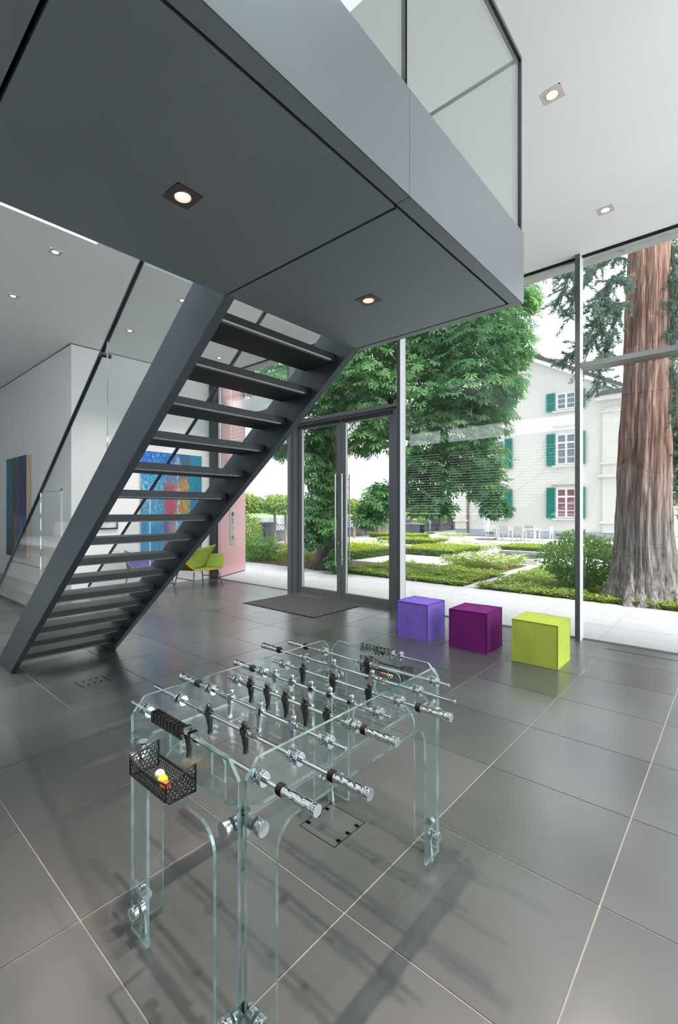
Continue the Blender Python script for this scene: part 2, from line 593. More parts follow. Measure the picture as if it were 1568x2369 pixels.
# rear wall with blinds-covered windows (behind the camera; they mirror in the glass front)
wb = MB()
wins = [(-10.6, -8.5), (-8.2, -6.1), (-5.8, -3.7)]
xs = [-15.2] + [q for w in wins for q in w] + [XR + 0.2]
for k in range(0, len(xs), 2):
    wb.box(xs[k], xs[k + 1], YB - 0.2, YB, 0, ZC)
for (a, b) in wins:
    wb.box(a, b, YB - 0.2, YB, 0, 1.5); wb.box(a, b, YB - 0.2, YB, 3.9, 4.25); wb.box(a, b, YB - 0.2, YB, 4.75, ZC)
wb = struct(wb.build('wall_rear', M['white_wall'], org=(-6, YB, 0)))
M['blind'] = mat('white_blind_slat', (0.75, 0.76, 0.76), 0.5)
for (a, b) in wins:
    m = MB()
    for k in range(24):
        z = 1.55 + k * 0.1
        m.box(a, b, YB - 0.16, YB - 0.11, z, z + 0.082)
    m.build('blind', M['blind'], wb)['kind'] = 'stuff'

# ceiling with the stairwell void above the stair and landing
VX0, VX1, VY = -5.70, 0.6, 2.40
cl = MB()
CEIL_LAMPS = [(-1.074, 3.949), (-1.070, 5.855), (-6.240, 2.115), (-7.985, 2.114), (-8.000, 3.955), (-8.040, 5.946), (-6.255, 3.935)]
def slab(m, x0, x1, y0, y1, holes, h=0.074):
    """slab left open where the recessed lamps sit"""
    hs = sorted([q for q in holes if x0 < q[0] < x1 and y0 < q[1] < y1])
    xs_ = sorted({x0, x1} | {q[0] - h for q in hs} | {q[0] + h for q in hs})
    for a, b in zip(xs_[:-1], xs_[1:]):
        ys_ = [y0]
        for q in sorted([q for q in hs if q[0] - h < (a + b) / 2 < q[0] + h], key=lambda t: t[1]):
            ys_ += [q[1] - h, q[1] + h]
        ys_.append(y1)
        for c, d in zip(ys_[::2], ys_[1::2]):
            m.box(a, b, c, d, ZC, ZC + 0.35)
slab(cl, -15.2, VX0, YB - 0.2, YF - 0.02, CEIL_LAMPS)
slab(cl, VX1, XR + 0.2, YB - 0.2, YF - 0.02, CEIL_LAMPS)
slab(cl, VX0, VX1, VY, YF - 0.02, CEIL_LAMPS)
ceil = struct(cl.build('ceiling', M['ceiling'], org=(-3, 2, ZC)), 'smooth white hall ceiling')
ws = MB()
ws.box(VX0 - 0.15, VX0, YB - 0.2, VY + 0.15, ZC + 0.35, 8.2); ws.box(VX1, VX1 + 0.15, YB - 0.2, VY + 0.15, ZC + 0.35, 5.45); ws.box(VX1, VX1 + 0.15, YB - 0.2, VY + 0.15, 7.95, 8.2); ws.box(VX0 - 0.15, VX1 + 0.15, YB - 0.2, VY + 0.15, 8.2, 8.4)
ws.box(VX0, VX1, VY, VY + 0.15, ZC + 0.35, 8.2); ws.box(VX0, VX1, YB - 0.2, YB, ZC, 8.2)
struct(ws.build('wall_stairwell', M['white_wall'], org=(-3, 0, ZC)))
sk = struct(MB().box(VX1 + 0.06, VX1 + 0.075, YB, VY, 5.45, 7.95).build('added_stairwell_pane', M['glass']), 'added unseen glazing that lights the stairwell')  # out of view, added to bring soft daylight into the void
# thin dark line where walls meet the ceiling
struct(MB().box(-15, XW + 0.006, 3.47, 3.482, ZC - 0.012, ZC).build('trim_1', M['rail']))
struct(MB().box(XW - 0.002, XW + 0.008, 3.48, YF - 0.1, ZC - 0.012, ZC).build('trim_2', M['rail']))
# flush door in the side hall wall
d1 = sempty('door_1', (-10.33, 3.47, 0), 'flush white door in the side hall wall')
MB().box(-10.75, -9.92, 3.455, 3.478, 0.0, 2.03).build('door_leaf', M['white_wall'], d1)
MB().box(-10.79, -10.755, 3.45, 3.48, 0, 2.075).box(-9.915, -9.88, 3.45, 3.48, 0, 2.075).box(-10.79, -9.88, 3.45, 3.48, 2.035, 2.075).build('door_frame', M['white_wall'], d1)
MB().cyl((-10.68, 3.455, 1.03), (-10.68, 3.41, 1.03), 0.01, 8).cyl((-10.68, 3.415, 1.03), (-10.56, 3.415, 1.03), 0.009, 8).build('door_handle', M['steel_turned'], d1)

# ================================================================== glass front
def pane(name, x0, x1, z0, z1, parent, y=YF):
    return MB().box(x0, x1, y, y + 0.014, z0, z1).build(name, M['dimmed_glass'], parent)
win1 = sempty('window_1', (-2.8, YF, 0), 'full-height glass pane between the door and the tall post')
pane('pane', -4.075, -1.54, 0.0, ZC, win1)
win2 = sempty('window_2', (0.5, YF, 0), 'glazing right of the tall post, split by a transom')
pane('pane', -1.48, XR, 0.0, 3.43, win2)
pane('pane', -1.48, XR, 3.49, ZC, win2)
win3 = sempty('window_3', (-8.0, YF, 0), 'tall glass pane left of the entrance door')
pane('pane', -9.25, -6.68, 0.0, ZC, win3)
# posts, transoms, head rail
tr = struct(MB().box(-1.537, -1.481, 6.62, 6.77, 0.0, ZC, [0, 0, 0, 1, 0, 0]).build('trim_3', [M['post'], M['frame_lit']], org=(-1.5, 6.7, 0)), 'tall grey facade post')
tr = struct(MB().box(-4.133, -4.070, 6.62, 6.79, 0.0, ZC, [0, 0, 0, 1, 0, 0]).build('trim_4', [M['post'], M['frame_lit']], org=(-4.1, 6.7, 0)), 'tall grey facade post beside the door')
struct(MB().box(-1.481, XR, 6.62, 6.875, 3.427, 3.487).build('trim_5', M['frame'], org=(0, 6.7, 3.4)), 'horizontal transom of the facade')
struct(MB().box(-9.36, -9.25, 6.64, 6.80, 0.0, ZC).build('trim_6', M['rail'], org=(-9.3, 6.7, 0)), 'dark end post of the facade')
hr = MB()
hr.box(-9.4, XR, 6.655, 6.665, ZC - 0.012, ZC).box(-9.4, XR, 6.67, 6.765, ZC - 0.006, ZC, 1).box(-9.4, XR, 6.765, 6.80, ZC - 0.03, ZC)
struct(hr.build('trim_7', [M['frame_lit'], M['black_gap']], org=(-3, 6.7, ZC)), 'dark blind slot along the facade head')
struct(MB().box(-9.25, XR, 6.755, 6.80, 0.0, 0.012).build('trim_8', M['frame'], org=(-3, 6.78, 0)), 'floor channel of the glass front')

# entrance double door
door = sempty('door_2', (-5.43, 6.8, 0), 'grey framed glass double entrance door')
def leaf(x0, x1, hinge):
    lf = MB()
    z0, z1 = 0.012, 3.325
    lf.box(x0, x0 + 0.10, 6.78, 6.85, z0, z1); lf.box(x1 - 0.10, x1, 6.78, 6.85, z0, z1)
    lf.box(x0 + 0.10, x1 - 0.10, 6.78, 6.85, z0, 0.115); lf.box(x0 + 0.10, x1 - 0.10, 6.78, 6.85, 3.255, z1)
    o = lf.build('door_leaf', M['frame'], door, bevel=0.004)
    MB().box(x0 + 0.095, x1 - 0.095, 6.815, 6.829, 0.11, 3.26).build('pane', M['dimmed_glass'], o)
    MB().box(x0 + 0.100, x0 + 0.114, 6.782, 6.814, 0.115, 3.255).build('lit_reveal_strip', M['frame_lit'], o)  # stands for the frame's inner reveal, daylight painted into its colour
    MB().box(x0 + 0.03, x1 - 0.03, 6.755, 6.78, 3.275, 3.315).build('door_closer', M['rail'], o)
    return o
lfL = leaf(-6.53, -5.432, 0)
lfR = leaf(-5.424, -4.29, 1)
def pull(x, y, lf):
    m = MB().cyl((x, y, 0.645), (x, y, 2.315), 0.0135, 14)
    s = 1 if y < 6.8 else -1
    for z in (0.74, 1.48, 2.22):
        m.cyl((x, y, z), (x, 6.8 if s > 0 else 6.84, z), 0.008, 8)
    return m.build('pull_handle', M['steel_turned'], lf, smooth=True)
pull(-5.50, 6.70, lfL); pull(-5.345, 6.70, lfR); pull(-5.345, 6.92, lfR); pull(-5.50, 6.92, lfL)
MB().cyl((-5.456, 6.78, 1.03), (-5.456, 6.735, 1.03), 0.028, 14).build('door_knob', M['steel_turned'], lfL, smooth=True)
MB().cyl((-5.456, 6.779, 0.90), (-5.456, 6.772, 0.90), 0.018, 12).build('lock_cylinder', M['steel_turned'], lfL, smooth=True)
MB().box(-6.70, -6.62, 6.64, 6.86, 0, 3.36).box(-6.62, -6.54, 6.69, 6.86, 0, 3.36).build('door_jamb', M['frame'], door)
MB().box(-4.28, -4.135, 6.73, 6.86, 0, 3.36).build('door_jamb', M['frame'], door)
MB().box(-6.70, -4.135, 6.62, 6.86, 3.36, 3.425).box(-6.70, -4.135, 6.74, 6.86, 3.33, 3.36).build('door_head', M['frame'], door)
MB().sphere((-4.24, 6.60, 3.455), 0.055, 14, 9).build('motion_sensor', M['black_gap'], door, smooth=True)
pane('transom_pane', -6.69, -4.13, 3.425, ZC, door)
MB().box(-6.72, -6.66, 6.65, 6.78, 3.425, ZC).build('door_jamb', M['frame'], door)

# right-hand glazing of the hall, beyond the picture's edge, with its posts
win5 = sempty('window_5', (XR, 2, 0), 'side glazing of the hall')
YG = 1.35
for k in range(2):
    y0 = YG + k * (YF - YG) / 2
    MB().box(XR, XR + 0.014, y0 + 0.04, y0 + (YF - YG) / 2 - 0.04, 0, ZC).build('pane', M['glass'], win5)
    MB().box(XR - 0.08, XR + 0.08, y0 - 0.04, y0 + 0.04, 0, ZC).build('post', M['frame'], win5)
struct(MB().box(XR, XR + 0.2, YB - 0.2, YG - 0.04, 0, ZC).build('wall_right', M['white_wall'], org=(XR, -1, 0)))
# roof edge outside: white soffit with a small lamp
M['soffit'] = mat('white_soffit', (0.74, 0.75, 0.73), 0.7)
ov = struct(MB().box(-9.6, XR + 0.6, 6.81, 7.05, ZC, ZC + 0.5).build('trim_9', M['soffit'], org=(-3, 6.9, ZC)), 'white roof edge outside the glass')
MB().cyl((-1.09, 6.92, ZC - 0.008), (-1.09, 6.92, ZC), 0.028, 14).build('soffit_lamp', M['steel_turned'], ov)
# ================================================================== landing above
ZL, ZLT = 2.69, 3.05
LX0, LX1, LY1, LY0 = -1.846, -0.812, 2.500, YB
landing = thing('stair_landing', 'dark grey sheet-metal landing hanging over the table', 'landing', ((LX0 + LX1) / 2, 1.0, ZL))
# core deck (black, seen only through the joints) and the panels beneath it
MB().box(LX0 + 0.012, LX1 - 0.03, LY0, LY1 - 0.03, ZL + 0.085, 2.86).build('deck_core', M['black_gap'], landing)
MB().box(LX0 + 0.03, LX1 - 0.03, LY0, LY1 - 0.03, ZL + 0.083, ZL + 0.085).build('deck_liner', M['black_gap'], landing)
g = 0.0065
def pan(x0, x1, y0, y1):
    return MB().box(x0, x1, y0, y1, ZL, ZL + 0.02).build('soffit_panel', M['steel'], landing)
PX1 = -0.874
# panels leave square holes for the recessed lamps
LAMPS = [(-1.368, 0.862), (-1.364, 1.921)]
def pan_hole(x0, x1, y0, y1, cx, cy, h=0.049):
    m = MB()
    zt = ZL + 0.02
    m.box(x0, cx - h, y0, y1, ZL, zt); m.box(cx + h, x1, y0, y1, ZL, zt)
    m.box(cx - h, cx + h, y0, cy - h, ZL, zt); m.box(cx - h, cx + h, cy + h, y1, ZL, zt)
    return m.build('soffit_panel', M['steel'], landing)
pan_hole(LX0 + 0.0042, PX1 - g, 0.335 + g, 1.402 - g, *LAMPS[0])
pan_hole(LX0 + 0.0042, PX1 - g, 1.402 + g, 2.445 - g, *LAMPS[1])
pan(LX0 + 0.0042, PX1 - g, -0.72 + g, 0.335 - g); pan(LX0 + 0.0042, PX1 - g, LY0, -0.72 - g)
pan(PX1 + g, LX1 - 0.0042, LY0, 1.385 - 0.0015); pan(PX1 + g, LX1 - 0.0042, 1.385 + 0.0015, 2.445 + g - 0.0015)
pan(LX0 + 0.0042, LX1 - 0.0042, 2.445 + g, LY1 - 0.0042)
# side cheeks; the outer one in two sheets with a butt joint
def cheek(x0, x1, y0, y1, mm):
    return MB().box(x0, x1, y0, y1, ZL, ZLT).build('fascia_sheet', mm, landing)
cheek(LX1 - 0.004, LX1, LY0, 1.3785, M['fascia']); cheek(LX1 - 0.004, LX1, 1.3805, LY1, M['fascia'])
MB().box(LX1 - 0.05, LX1 - 0.0042, LY0, LY1 - 0.0042, ZLT - 0.004, ZLT).build('fascia_cap', M['fascia'], landing)
cheek(LX0, LX0 + 0.004, LY0, LY1, M['steel'])
MB().box(LX0 + 0.0042, LX1 - 0.0042, LY1 - 0.004, LY1, ZL, ZLT).build('end_sheet', M['steel'], landing)
MB().box(LX0 + 0.03, LX1 - 0.03, LY0, LY1 - 0.03, 2.86, 2.875).build('deck_top', M['tread'], landing)
# glass balustrade of the landing
bal = thing('landing_balustrade', 'clear glass balustrade with dark rail standing on the landing', 'balustrade', (LX1 - 0.02, 1.0, ZLT))
def bal_pane(y0, y1):
    return MB().box(LX1 - 0.027, LX1 - 0.013, y0, y1, 2.95, 3.93, [1, 1, 1, 0, 1, 0]).build('glass_panel', [M['bal_glass'], M['rail']], bal)
bal_pane(LY0 + 0.02, -0.05); bal_pane(-0.04, 1.372); bal_pane(1.386, 2.484)
MB().box(LX1 - 0.034, LX1 - 0.006, LY0, 2.492, 3.925, 3.947).build('handrail', M['rail'], bal)
MB().box(LX0 + 0.035, LX1 - 0.03, 2.471, 2.484, 2.95, 3.93, [1, 1, 0, 1, 0, 1]).build('glass_panel', [M['bal_glass'], M['edge_soft']], bal)
MB().box(LX0 + 0.03, LX1 - 0.034, 2.470, 2.485, 3.930, 3.942).build('handrail', M['rail'], bal)
MB().box(LX1 - 0.020, LX1 - 0.006, 2.476, 2.492, 3.0, 3.93).build('corner_profile', M['rail'], bal)

# ================================================================== recessed lamps
M['lamp_glow'] = emit_mat('lamp_bulb', (1.0, 0.92, 0.84), 30.0)
M['lamp_cone'] = mat('copper_lit_reflector', (0.85, 0.42, 0.25), 0.45, 0.3)
M['lamp_plate_dark'] = mat('dark_lamp_plate', (0.16, 0.13, 0.125), 0.35, 0.6)
M['lamp_plate_light'] = mat('pale_lamp_plate', (0.70, 0.62, 0.58), 0.45, 0.2)
M['lamp_ring'] = mat('lamp_ring', (0.45, 0.40, 0.38), 0.3, 0.6)
def downlight(name, label, cx, cy, z, s, plate, power, group, spot=True, recess=True):
    t = thing(name, label, 'ceiling light', (cx, cy, z), group)
    n = 28
    r = s * 0.62
    up = 0.055 if recess else 0.0
    zb = z - 0.002
    # square plate with a round opening
    m = MB()
    ring = [(cx + r * math.cos(2 * PI * k / n), cy + r * math.sin(2 * PI * k / n)) for k in range(n)]
    sq = []
    for k in range(n):
        a = 2 * PI * k / n; ca, sa = math.cos(a), math.sin(a); q = s / max(abs(ca), abs(sa))
        sq.append((cx + q * ca, cy + q * sa))
    v = [(x, y, zb) for x, y in ring] + [(x, y, zb) for x, y in sq]
    m.add(v, [(k, n + k, n + (k + 1) % n, (k + 1) % n) for k in range(n)])
    m.build('lamp_plate', plate, t)
    MB().lathe([(r * 1.0, 0.0), (r * 1.0, -0.004), (r * 0.90, -0.004), (r * 0.88, 0.004), (r * 0.88, 0.006)], (cx, cy, z), (0, 0, 1), n, caps=False).build('lamp_ring', M['lamp_ring'], t, smooth=True)
    # fluted reflector rising to the bulb
    f = MB()
    nf = 48
    v = []
    for (rr, zz) in ((0.88, 0.0), (0.84, 0.012), (0.76, 0.024), (0.60, 0.036)):
        for k in range(nf):
            q = r * rr * (1.0 if k % 2 else 0.96)
            v.append((cx + q * math.cos(2 * PI * k / nf), cy + q * math.sin(2 * PI * k / nf), z + zz))
    f.add(v, [(i * nf + k, i * nf + (k + 1) % nf, (i + 1) * nf + (k + 1) % nf, (i + 1) * nf + k) for i in range(3) for k in range(nf)])
    f.build('reflector', M['lamp_cone'], t)
    MB().box(cx - s, cx + s, cy - s, cy + s, z + 0.078, z + 0.084).build('housing', M['black_gap'], t)
    MB().sphere((cx, cy, z + 0.036), r * 0.50, 16, 8, (1, 1, 0.5)).build('bulb', M['lamp_glow'], t, smooth=True)
    if power > 0:
        d = bpy.data.lights.new('lamp_beam', 'SPOT')
        d.energy = power; d.color = (1.0, 0.80, 0.66) if z < 3 else (1.0, 0.90, 0.82); d.spot_size = math.radians(78 if z < 3 else 100); d.spot_blend = 0.8; d.shadow_soft_size = 0.018
        o = bpy.data.objects.new('lamp_beam', d); COL.objects.link(o); o.parent = t; o.location = (0, 0, -0.004)
    return t
downlight('recessed_spotlight', 'glowing square spotlight under the landing, nearer the camera', LAMPS[0][0], LAMPS[0][1], ZL, 0.049, M['lamp_plate_dark'], 170, 'spotlights under the landing')
downlight('recessed_spotlight', 'glowing square spotlight under the outer end of the landing', LAMPS[1][0], LAMPS[1][1], ZL, 0.049, M['lamp_plate_dark'], 130, 'spotlights under the landing')
CL = [(-1.074, 3.949, 'lit ceiling spotlight right of the landing balustrade, the nearer one'),
      (-1.070, 5.855, 'lit ceiling spotlight close above the right window head'),
      (-6.240, 2.115, 'ceiling spotlight beside the stairwell slot, nearest the landing on the left'),
      (-7.985, 2.114, 'ceiling spotlight at the far left edge of the photo'),
      (-8.000, 3.955, 'ceiling spotlight seen through the upper stair glass beside the rail'),
      (-8.040, 5.946, 'ceiling spotlight seen between the upper stair treads'),
      (-6.255, 3.935, 'ceiling spotlight half hidden behind the near stair stringer')]
for (x, y, lb) in CL:
    downlight('ceiling_spotlight', lb, x, y, ZC, 0.074, M['lamp_plate_light'], 170, 'spotlights in the white ceiling')

# ================================================================== stair
stair = thing('open_stair', 'dark grey steel stair with open treads rising to the landing', 'staircase', (-3.6, 1.94, 0))
SL = 2.69 / 3.535           # slope of the flight
XB = -5.370                 # where the underside of the stringers meets the floor
def stringer(y0, y1):
    th = 0.365
    poly = [(XB, 0.0), (XB + (ZL + 0.01) / SL, ZL + 0.01), (XB + (2.86 - th) / SL + 0.14, 2.86), (XB + (2.86 - th) / SL, 2.86), (XB - th / SL, 0.0)]
    return MB().prism(poly, 'y', y0, y1).build('stringer', M['stair'], stair, bevel=0.002)
stringer(1.395, 1.453); stringer(2.420, 2.480)
for i in range(15):
    zb = 2.628 - 0.1796 * i
    xb = -1.982 - 0.2379 * i
    top = zb + 0.055
    td = MB().prism([(xb - 0.285, top), (xb - 0.285, zb), (xb - 0.004, zb), (xb - 0.004, top)], 'y', 1.453, 2.420).build('tread', M['tread'], stair)
    MB().prism([(xb - 0.018, zb - 0.001), (xb + 0.006, zb - 0.001), (xb + 0.010, zb + 0.007), (xb + 0.006, zb + 0.010), (xb - 0.018, zb + 0.012)], 'y', 1.455, 2.36).build('nosing', M['nosing'], td)
# glass balustrades in the stringers, with a dark rail along the top
def stair_bal(y, label, joints):
    t = thing('stair_balustrade', label, 'balustrade', (-3.8, y, 0.5))
    up = 0.84; SLR = 0.752
    x0, x1 = -6.06, -1.88
    zr = lambda x: 2.808 + SLR * (x + 3.209)
    zs = lambda x: SL * (x - XB) + 0.25
    zs2 = lambda x: max(0.03, min(zs(x), 2.80))
    cuts = [x0] + joints + [x1]
    for a, b in zip(cuts[:-1], cuts[1:]):
        a2, b2 = a + 0.004, b - 0.004
        lo = [(a2, zs2(a2))]
        for q in (XB - 0.25 / SL + 0.04, XB + 2.55 / SL):
            if a2 < q < b2:
                lo.append((q, zs2(q)))
        lo.append((b2, zs2(b2)))
        poly = lo + [(b2, zr(b2)), (a2, zr(a2))]
        MB().prism(poly, 'y', y - 0.004, y + 0.004, 0, 1).build('glass_panel', [M['bal_glass'], M['edge_soft']], t)
    MB().prism([(x0, zr(x0)), (x1, zr(x1)), (x1, zr(x1) + 0.024), (x0, zr(x0) + 0.024)], 'y', y - 0.012, y + 0.012).build('handrail', M['rail'], t)
    MB().cyl((-3.235, y - 0.035, zr(-3.235) - 0.07), (-3.235, y + 0.035, zr(-3.235) - 0.07), 0.016, 12).build('glass_clamp', M['rail'], t)
    return t
stair_bal(1.424, 'glass stair balustrade with dark rail on the near stringer', [-4.559, -3.209])
stair_bal(2.450, 'glass stair balustrade with dark rail on the far stringer, seen through the treads', [-4.51, -3.3])
# ================================================================== crystal foosball table
TX0, TX1, TY0, TY1 = -1.728, -1.042, 0.850, 2.058
TZ0, TZ1 = 0.030, 0.905
th = 0.0115
tab = thing('foosball_table', 'transparent glass foosball table with chrome rods and figures', 'foosball table', ((TX0 + TX1) / 2, (TY0 + TY1) / 2, 0))
def arch_panel(a0, a1, leg, ztop, zarch, cut, r=0.085):
    """outline of a leg panel: chamfered upper corners, arch between two legs"""
    p = [(a0, TZ0), (a0 + leg, TZ0)]
    n = 8
    for k in range(n + 1):
        t = PI - (PI / 2) * k / n
        p.append((a0 + leg + r + r * math.cos(t), zarch - r + r * math.sin(t)))
    for k in range(n + 1):
        t = PI / 2 - (PI / 2) * k / n
        p.append((a1 - leg - r + r * math.cos(t), zarch - r + r * math.sin(t)))
    p += [(a1 - leg, TZ0), (a1, TZ0), (a1, ztop - cut), (a1 - cut * 0.9, ztop), (a0 + cut * 0.9, ztop), (a0, ztop - cut)]
    return p
GM = [M['tab_glass'], M['edge']]
for x in (TX0, TX1 - th):
    MB().prism(arch_panel(TY0 + 0.018, TY1 - 0.018, 0.125, TZ1, 0.662, 0.050), 'x', x, x + th, 0, 1).build('side_panel', GM, tab)
for y in (TY0, TY1 - th):
    MB().prism(arch_panel(TX0 + 0.018, TX1 - 0.018, 0.120, TZ1 - 0.004, 0.660, 0.050), 'y', y, y + th, 0, 1).build('end_panel', GM, tab)
# goal fronts and playing field
FZ = 0.757
fx0, fx1, fy0, fy1 = TX0 + 0.016, TX1 - 0.016, TY0 + 0.020, TY1 - 0.020
c = 0.075
MB().prism([(fx0 + c, fy0), (fx1 - c, fy0), (fx1, fy0 + c), (fx1, fy1 - c), (fx1 - c, fy1), (fx0 + c, fy1), (fx0, fy1 - c), (fx0, fy0 + c)], 'z', FZ - 0.012, FZ, 0, 1).build('playing_field', GM, tab)
for (yg, sg) in ((TY0 + 0.075, 1), (TY1 - 0.075, -1)):
    for (xa, xb) in ((fx0 + 0.16, fx0 + 0.232), (fx1 - 0.232, fx1 - 0.16)):
        n = 6
        pts = [(xa, FZ), (xb, FZ)] + [(xb - (xb - xa) * 0.5 * (1 - math.cos(PI / 2 * k / n)) * 1.0, FZ + 0.052 + 0.03 * math.sin(PI / 2 * k / n)) for k in range(n + 1)] + [(xa, FZ + 0.082)]
        MB().prism(pts, 'y', yg - 0.004, yg + 0.004, 0, 1).build('goal_plate', GM, tab)
# corner clamps: round turned knobs outside, a bar inside, and conical feet below
def clamp(cx, cy, z, foot):
    sx = 1 if cx > -1.38 else -1
    sy = 1 if cy > 1.45 else -1
    m = MB()
    ex, ey = (TX1 if sx > 0 else TX0), (TY1 if sy > 0 else TY0)
    kx, ky = ex - sx * 0.062, ey - sy * 0.062
    kn = lambda p, d: [(0.0005, 0.0225), (0.022, 0.024), (0.0235, 0.021), (0.0235, 0.008), (0.0215, 0.007), (0.0215, 0.0)]
    m.lathe(kn(0, 0)[::-1], (ex, ky, z), (sx, 0, 0), 22)
    m.lathe(kn(0, 0)[::-1], (kx, ey, z), (0, sy, 0), 22)
    m.lathe([(0.021, 0.0), (0.021, 0.016)], (ex - sx * th, ky, z), (-sx, 0, 0), 18)
    m.lathe([(0.021, 0.0), (0.021, 0.016)], (kx, ey - sy * th, z), (0, -sy, 0), 18)
    bx, by = ex - sx * 0.040, ey - sy * 0.040
    m.box(bx - 0.014, bx + 0.014, by - 0.014, by + 0.014, z - 0.032, z + 0.032)
    m.cyl((ex - sx * (th + 0.016), ky, z), (bx, by, z), 0.010, 10)
    m.cyl((kx, ey - sy * (th + 0.016), z), (bx, by, z), 0.010, 10)
    o = m.build('corner_clamp', M['steel_turned'] if not foot else M['chrome'], tab, smooth=True, sharp=30)
    if foot:
        MB().lathe([(0.011, z - 0.032), (0.012, 0.07), (0.022, 0.014), (0.023, 0.006), (0.021, 0.0)][::-1], (bx, by, 0), (0, 0, 1), 18).build('foot', M['chrome'], o, smooth=True)
    else:
        MB().lathe([(0.010, z + 0.032), (0.012, FZ - 0.020), (0.020, FZ - 0.012)], (bx, by, 0), (0, 0, 1), 16).build('field_support', M['chrome'], o, smooth=True)
for cx in (TX0, TX1):
    for cy in (TY0, TY1):
        clamp(cx, cy, 0.704, False); clamp(cx, cy, 0.125, True)
# rods
RZ = 0.842
def player_mesh(x, y, mm, parent, tilt=0.0):
    m = MB()
    ca, sa = math.cos(tilt), math.sin(tilt)
    def P(dx, dy, dz):
        return (x + dx, y + dy * ca - dz * sa, RZ + dy * sa + dz * ca)
    def slab(z0, z1, hx0, hy0, hx1, hy1):
        v = [P(-hx0, -hy0, z0), P(hx0, -hy0, z0), P(hx0, hy0, z0), P(-hx0, hy0, z0), P(-hx1, -hy1, z1), P(hx1, -hy1, z1), P(hx1, hy1, z1), P(-hx1, hy1, z1)]
        m.add(v, [(3, 2, 1, 0), (4, 5, 6, 7), (0, 1, 5, 4), (1, 2, 6, 5), (2, 3, 7, 6), (3, 0, 4, 7)])
    slab(-0.013, 0.013, 0.0150, 0.0115, 0.0150, 0.0115)
    slab(-0.066, -0.013, 0.0060, 0.0050, 0.0125, 0.0085)
    slab(-0.080, -0.066, 0.0075, 0.0080, 0.0070, 0.0070)
    slab(0.013, 0.018, 0.0075, 0.0075, 0.0065, 0.0065)
    hc = P(0, 0, 0.0275)
    m.sphere(hc, 0.0118, 14, 9)
    return m.build('player', mm, parent, smooth=True, sharp=25)
def handle(x_in, s, y, parent):
    """fluted chrome grip with a black rubber collar; s is the outward direction"""
    n, L = 20, 0.128
    m = MB()
    v = []
    rows = 40
    for i in range(rows + 1):
        a = i / rows
        r0 = 0.0150 + 0.0030 * a
        for k in range(n):
            t = 2 * PI * k / n
            groove = 0.0
            if 0.06 < a < 0.86:
                ph = (a * 2.6 * PI)
                d1 = math.cos((t - ph) * 2.0); d2 = math.cos((t + ph) * 2.0)
                groove = 0.0016 * (max(0, d1 - 0.72) / 0.28 + max(0, d2 - 0.72) / 0.28)
            if 0.88 < a < 0.91:
                groove = 0.0014
            r = r0 - groove
            if i == rows: r *= 0.93
            v.append((x_in + s * L * a, y + r * math.cos(t), RZ + r * math.sin(t)))
    fs = [(i * n + k, i * n + (k + 1) % n, (i + 1) * n + (k + 1) % n, (i + 1) * n + k) for i in range(rows) for k in range(n)]
    fs += [tuple(range(n)), tuple(rows * n + k for k in range(n))]
    m.add(v, fs)
    h = m.build('handle', M['chrome'], parent, smooth=True, sharp=40)
    MB().lathe([(0.0155, 0.0), (0.0178, 0.003), (0.0178, 0.019), (0.0155, 0.022)], (x_in - s * 0.021, y, RZ), (s, 0, 0), 18).build('grip_collar', M['rubber'], h, smooth=True)
    return h
def spring(x0, x1, y, parent):
    n, turns = 60, 5.5
    pts = [(x0 + (x1 - x0) * k / n, y + 0.0118 * math.cos(2 * PI * turns * k / n), RZ + 0.0118 * math.sin(2 * PI * turns * k / n)) for k in range(n + 1)]
    return MB().tube(pts, 0.0018, 5).build('spring', M['chrome'], parent, smooth=True)
def bearing(x_face, s, y, parent):
    m = MB()
    m.lathe([(0.0225, -0.0005), (0.0233, 0.002), (0.0233, 0.0075), (0.0205, 0.008), (0.0205, 0.0105), (0.0225, 0.011), (0.0225, 0.0165), (0.021, 0.018), (0.010, 0.018)], (x_face, y, RZ), (s, 0, 0), 26)
    return m.build('bearing', M['chrome'], parent, smooth=True, sharp=30)
DK, CH = M['black_chrome'], M['chrome']
RODS = [  # left end, right end, side of the handle, players, metal
    (-1.845, -0.946, 1, [-1.424], DK), (-1.930, -0.884, 1, [-1.520, -1.303], DK),
    (-1.832, -0.962, -1, [-1.578, -1.393, -1.210], CH), (-1.795, -0.988, 1, [-1.632, -1.519, -1.405, -1.291, -1.174], DK),
    (-1.806, -0.988, -1, [-1.630, -1.518, -1.398, -1.288, -1.173], CH), (-1.812, -0.940, 1, [-1.591, -1.398, -1.194], DK),
    (-1.932, -0.868, -1, [-1.517, -1.282], CH), (-1.866, -0.969, -1, [-1.423], DK)]
for i, (xl, xr, s, pl, mm) in enumerate(RODS):
    y = 1.458 + (i - 3.5) * 0.1530
    rod = MB().lathe([(0.007, 0.0), (0.0083, 0.0015), (0.0083, xr - xl - 0.0015), (0.007, xr - xl)], (xl, y, RZ), (1, 0, 0), 14).build('rod', M['chrome'], tab, smooth=True)
    handle(xr if s > 0 else xl, s, y, rod)
    for k, px in enumerate(pl):
        player_mesh(px, y, mm, rod, 0.10 * math.sin(i * 2.3))
    spring(pl[0] - 0.072, pl[0] - 0.017, y, rod); spring(pl[-1] + 0.017, pl[-1] + 0.072, y, rod)
    bearing(TX0 + th, 1, y, rod); bearing(TX0, -1, y, rod); bearing(TX1, 1, y, rod); bearing(TX1 - th, -1, y, rod)
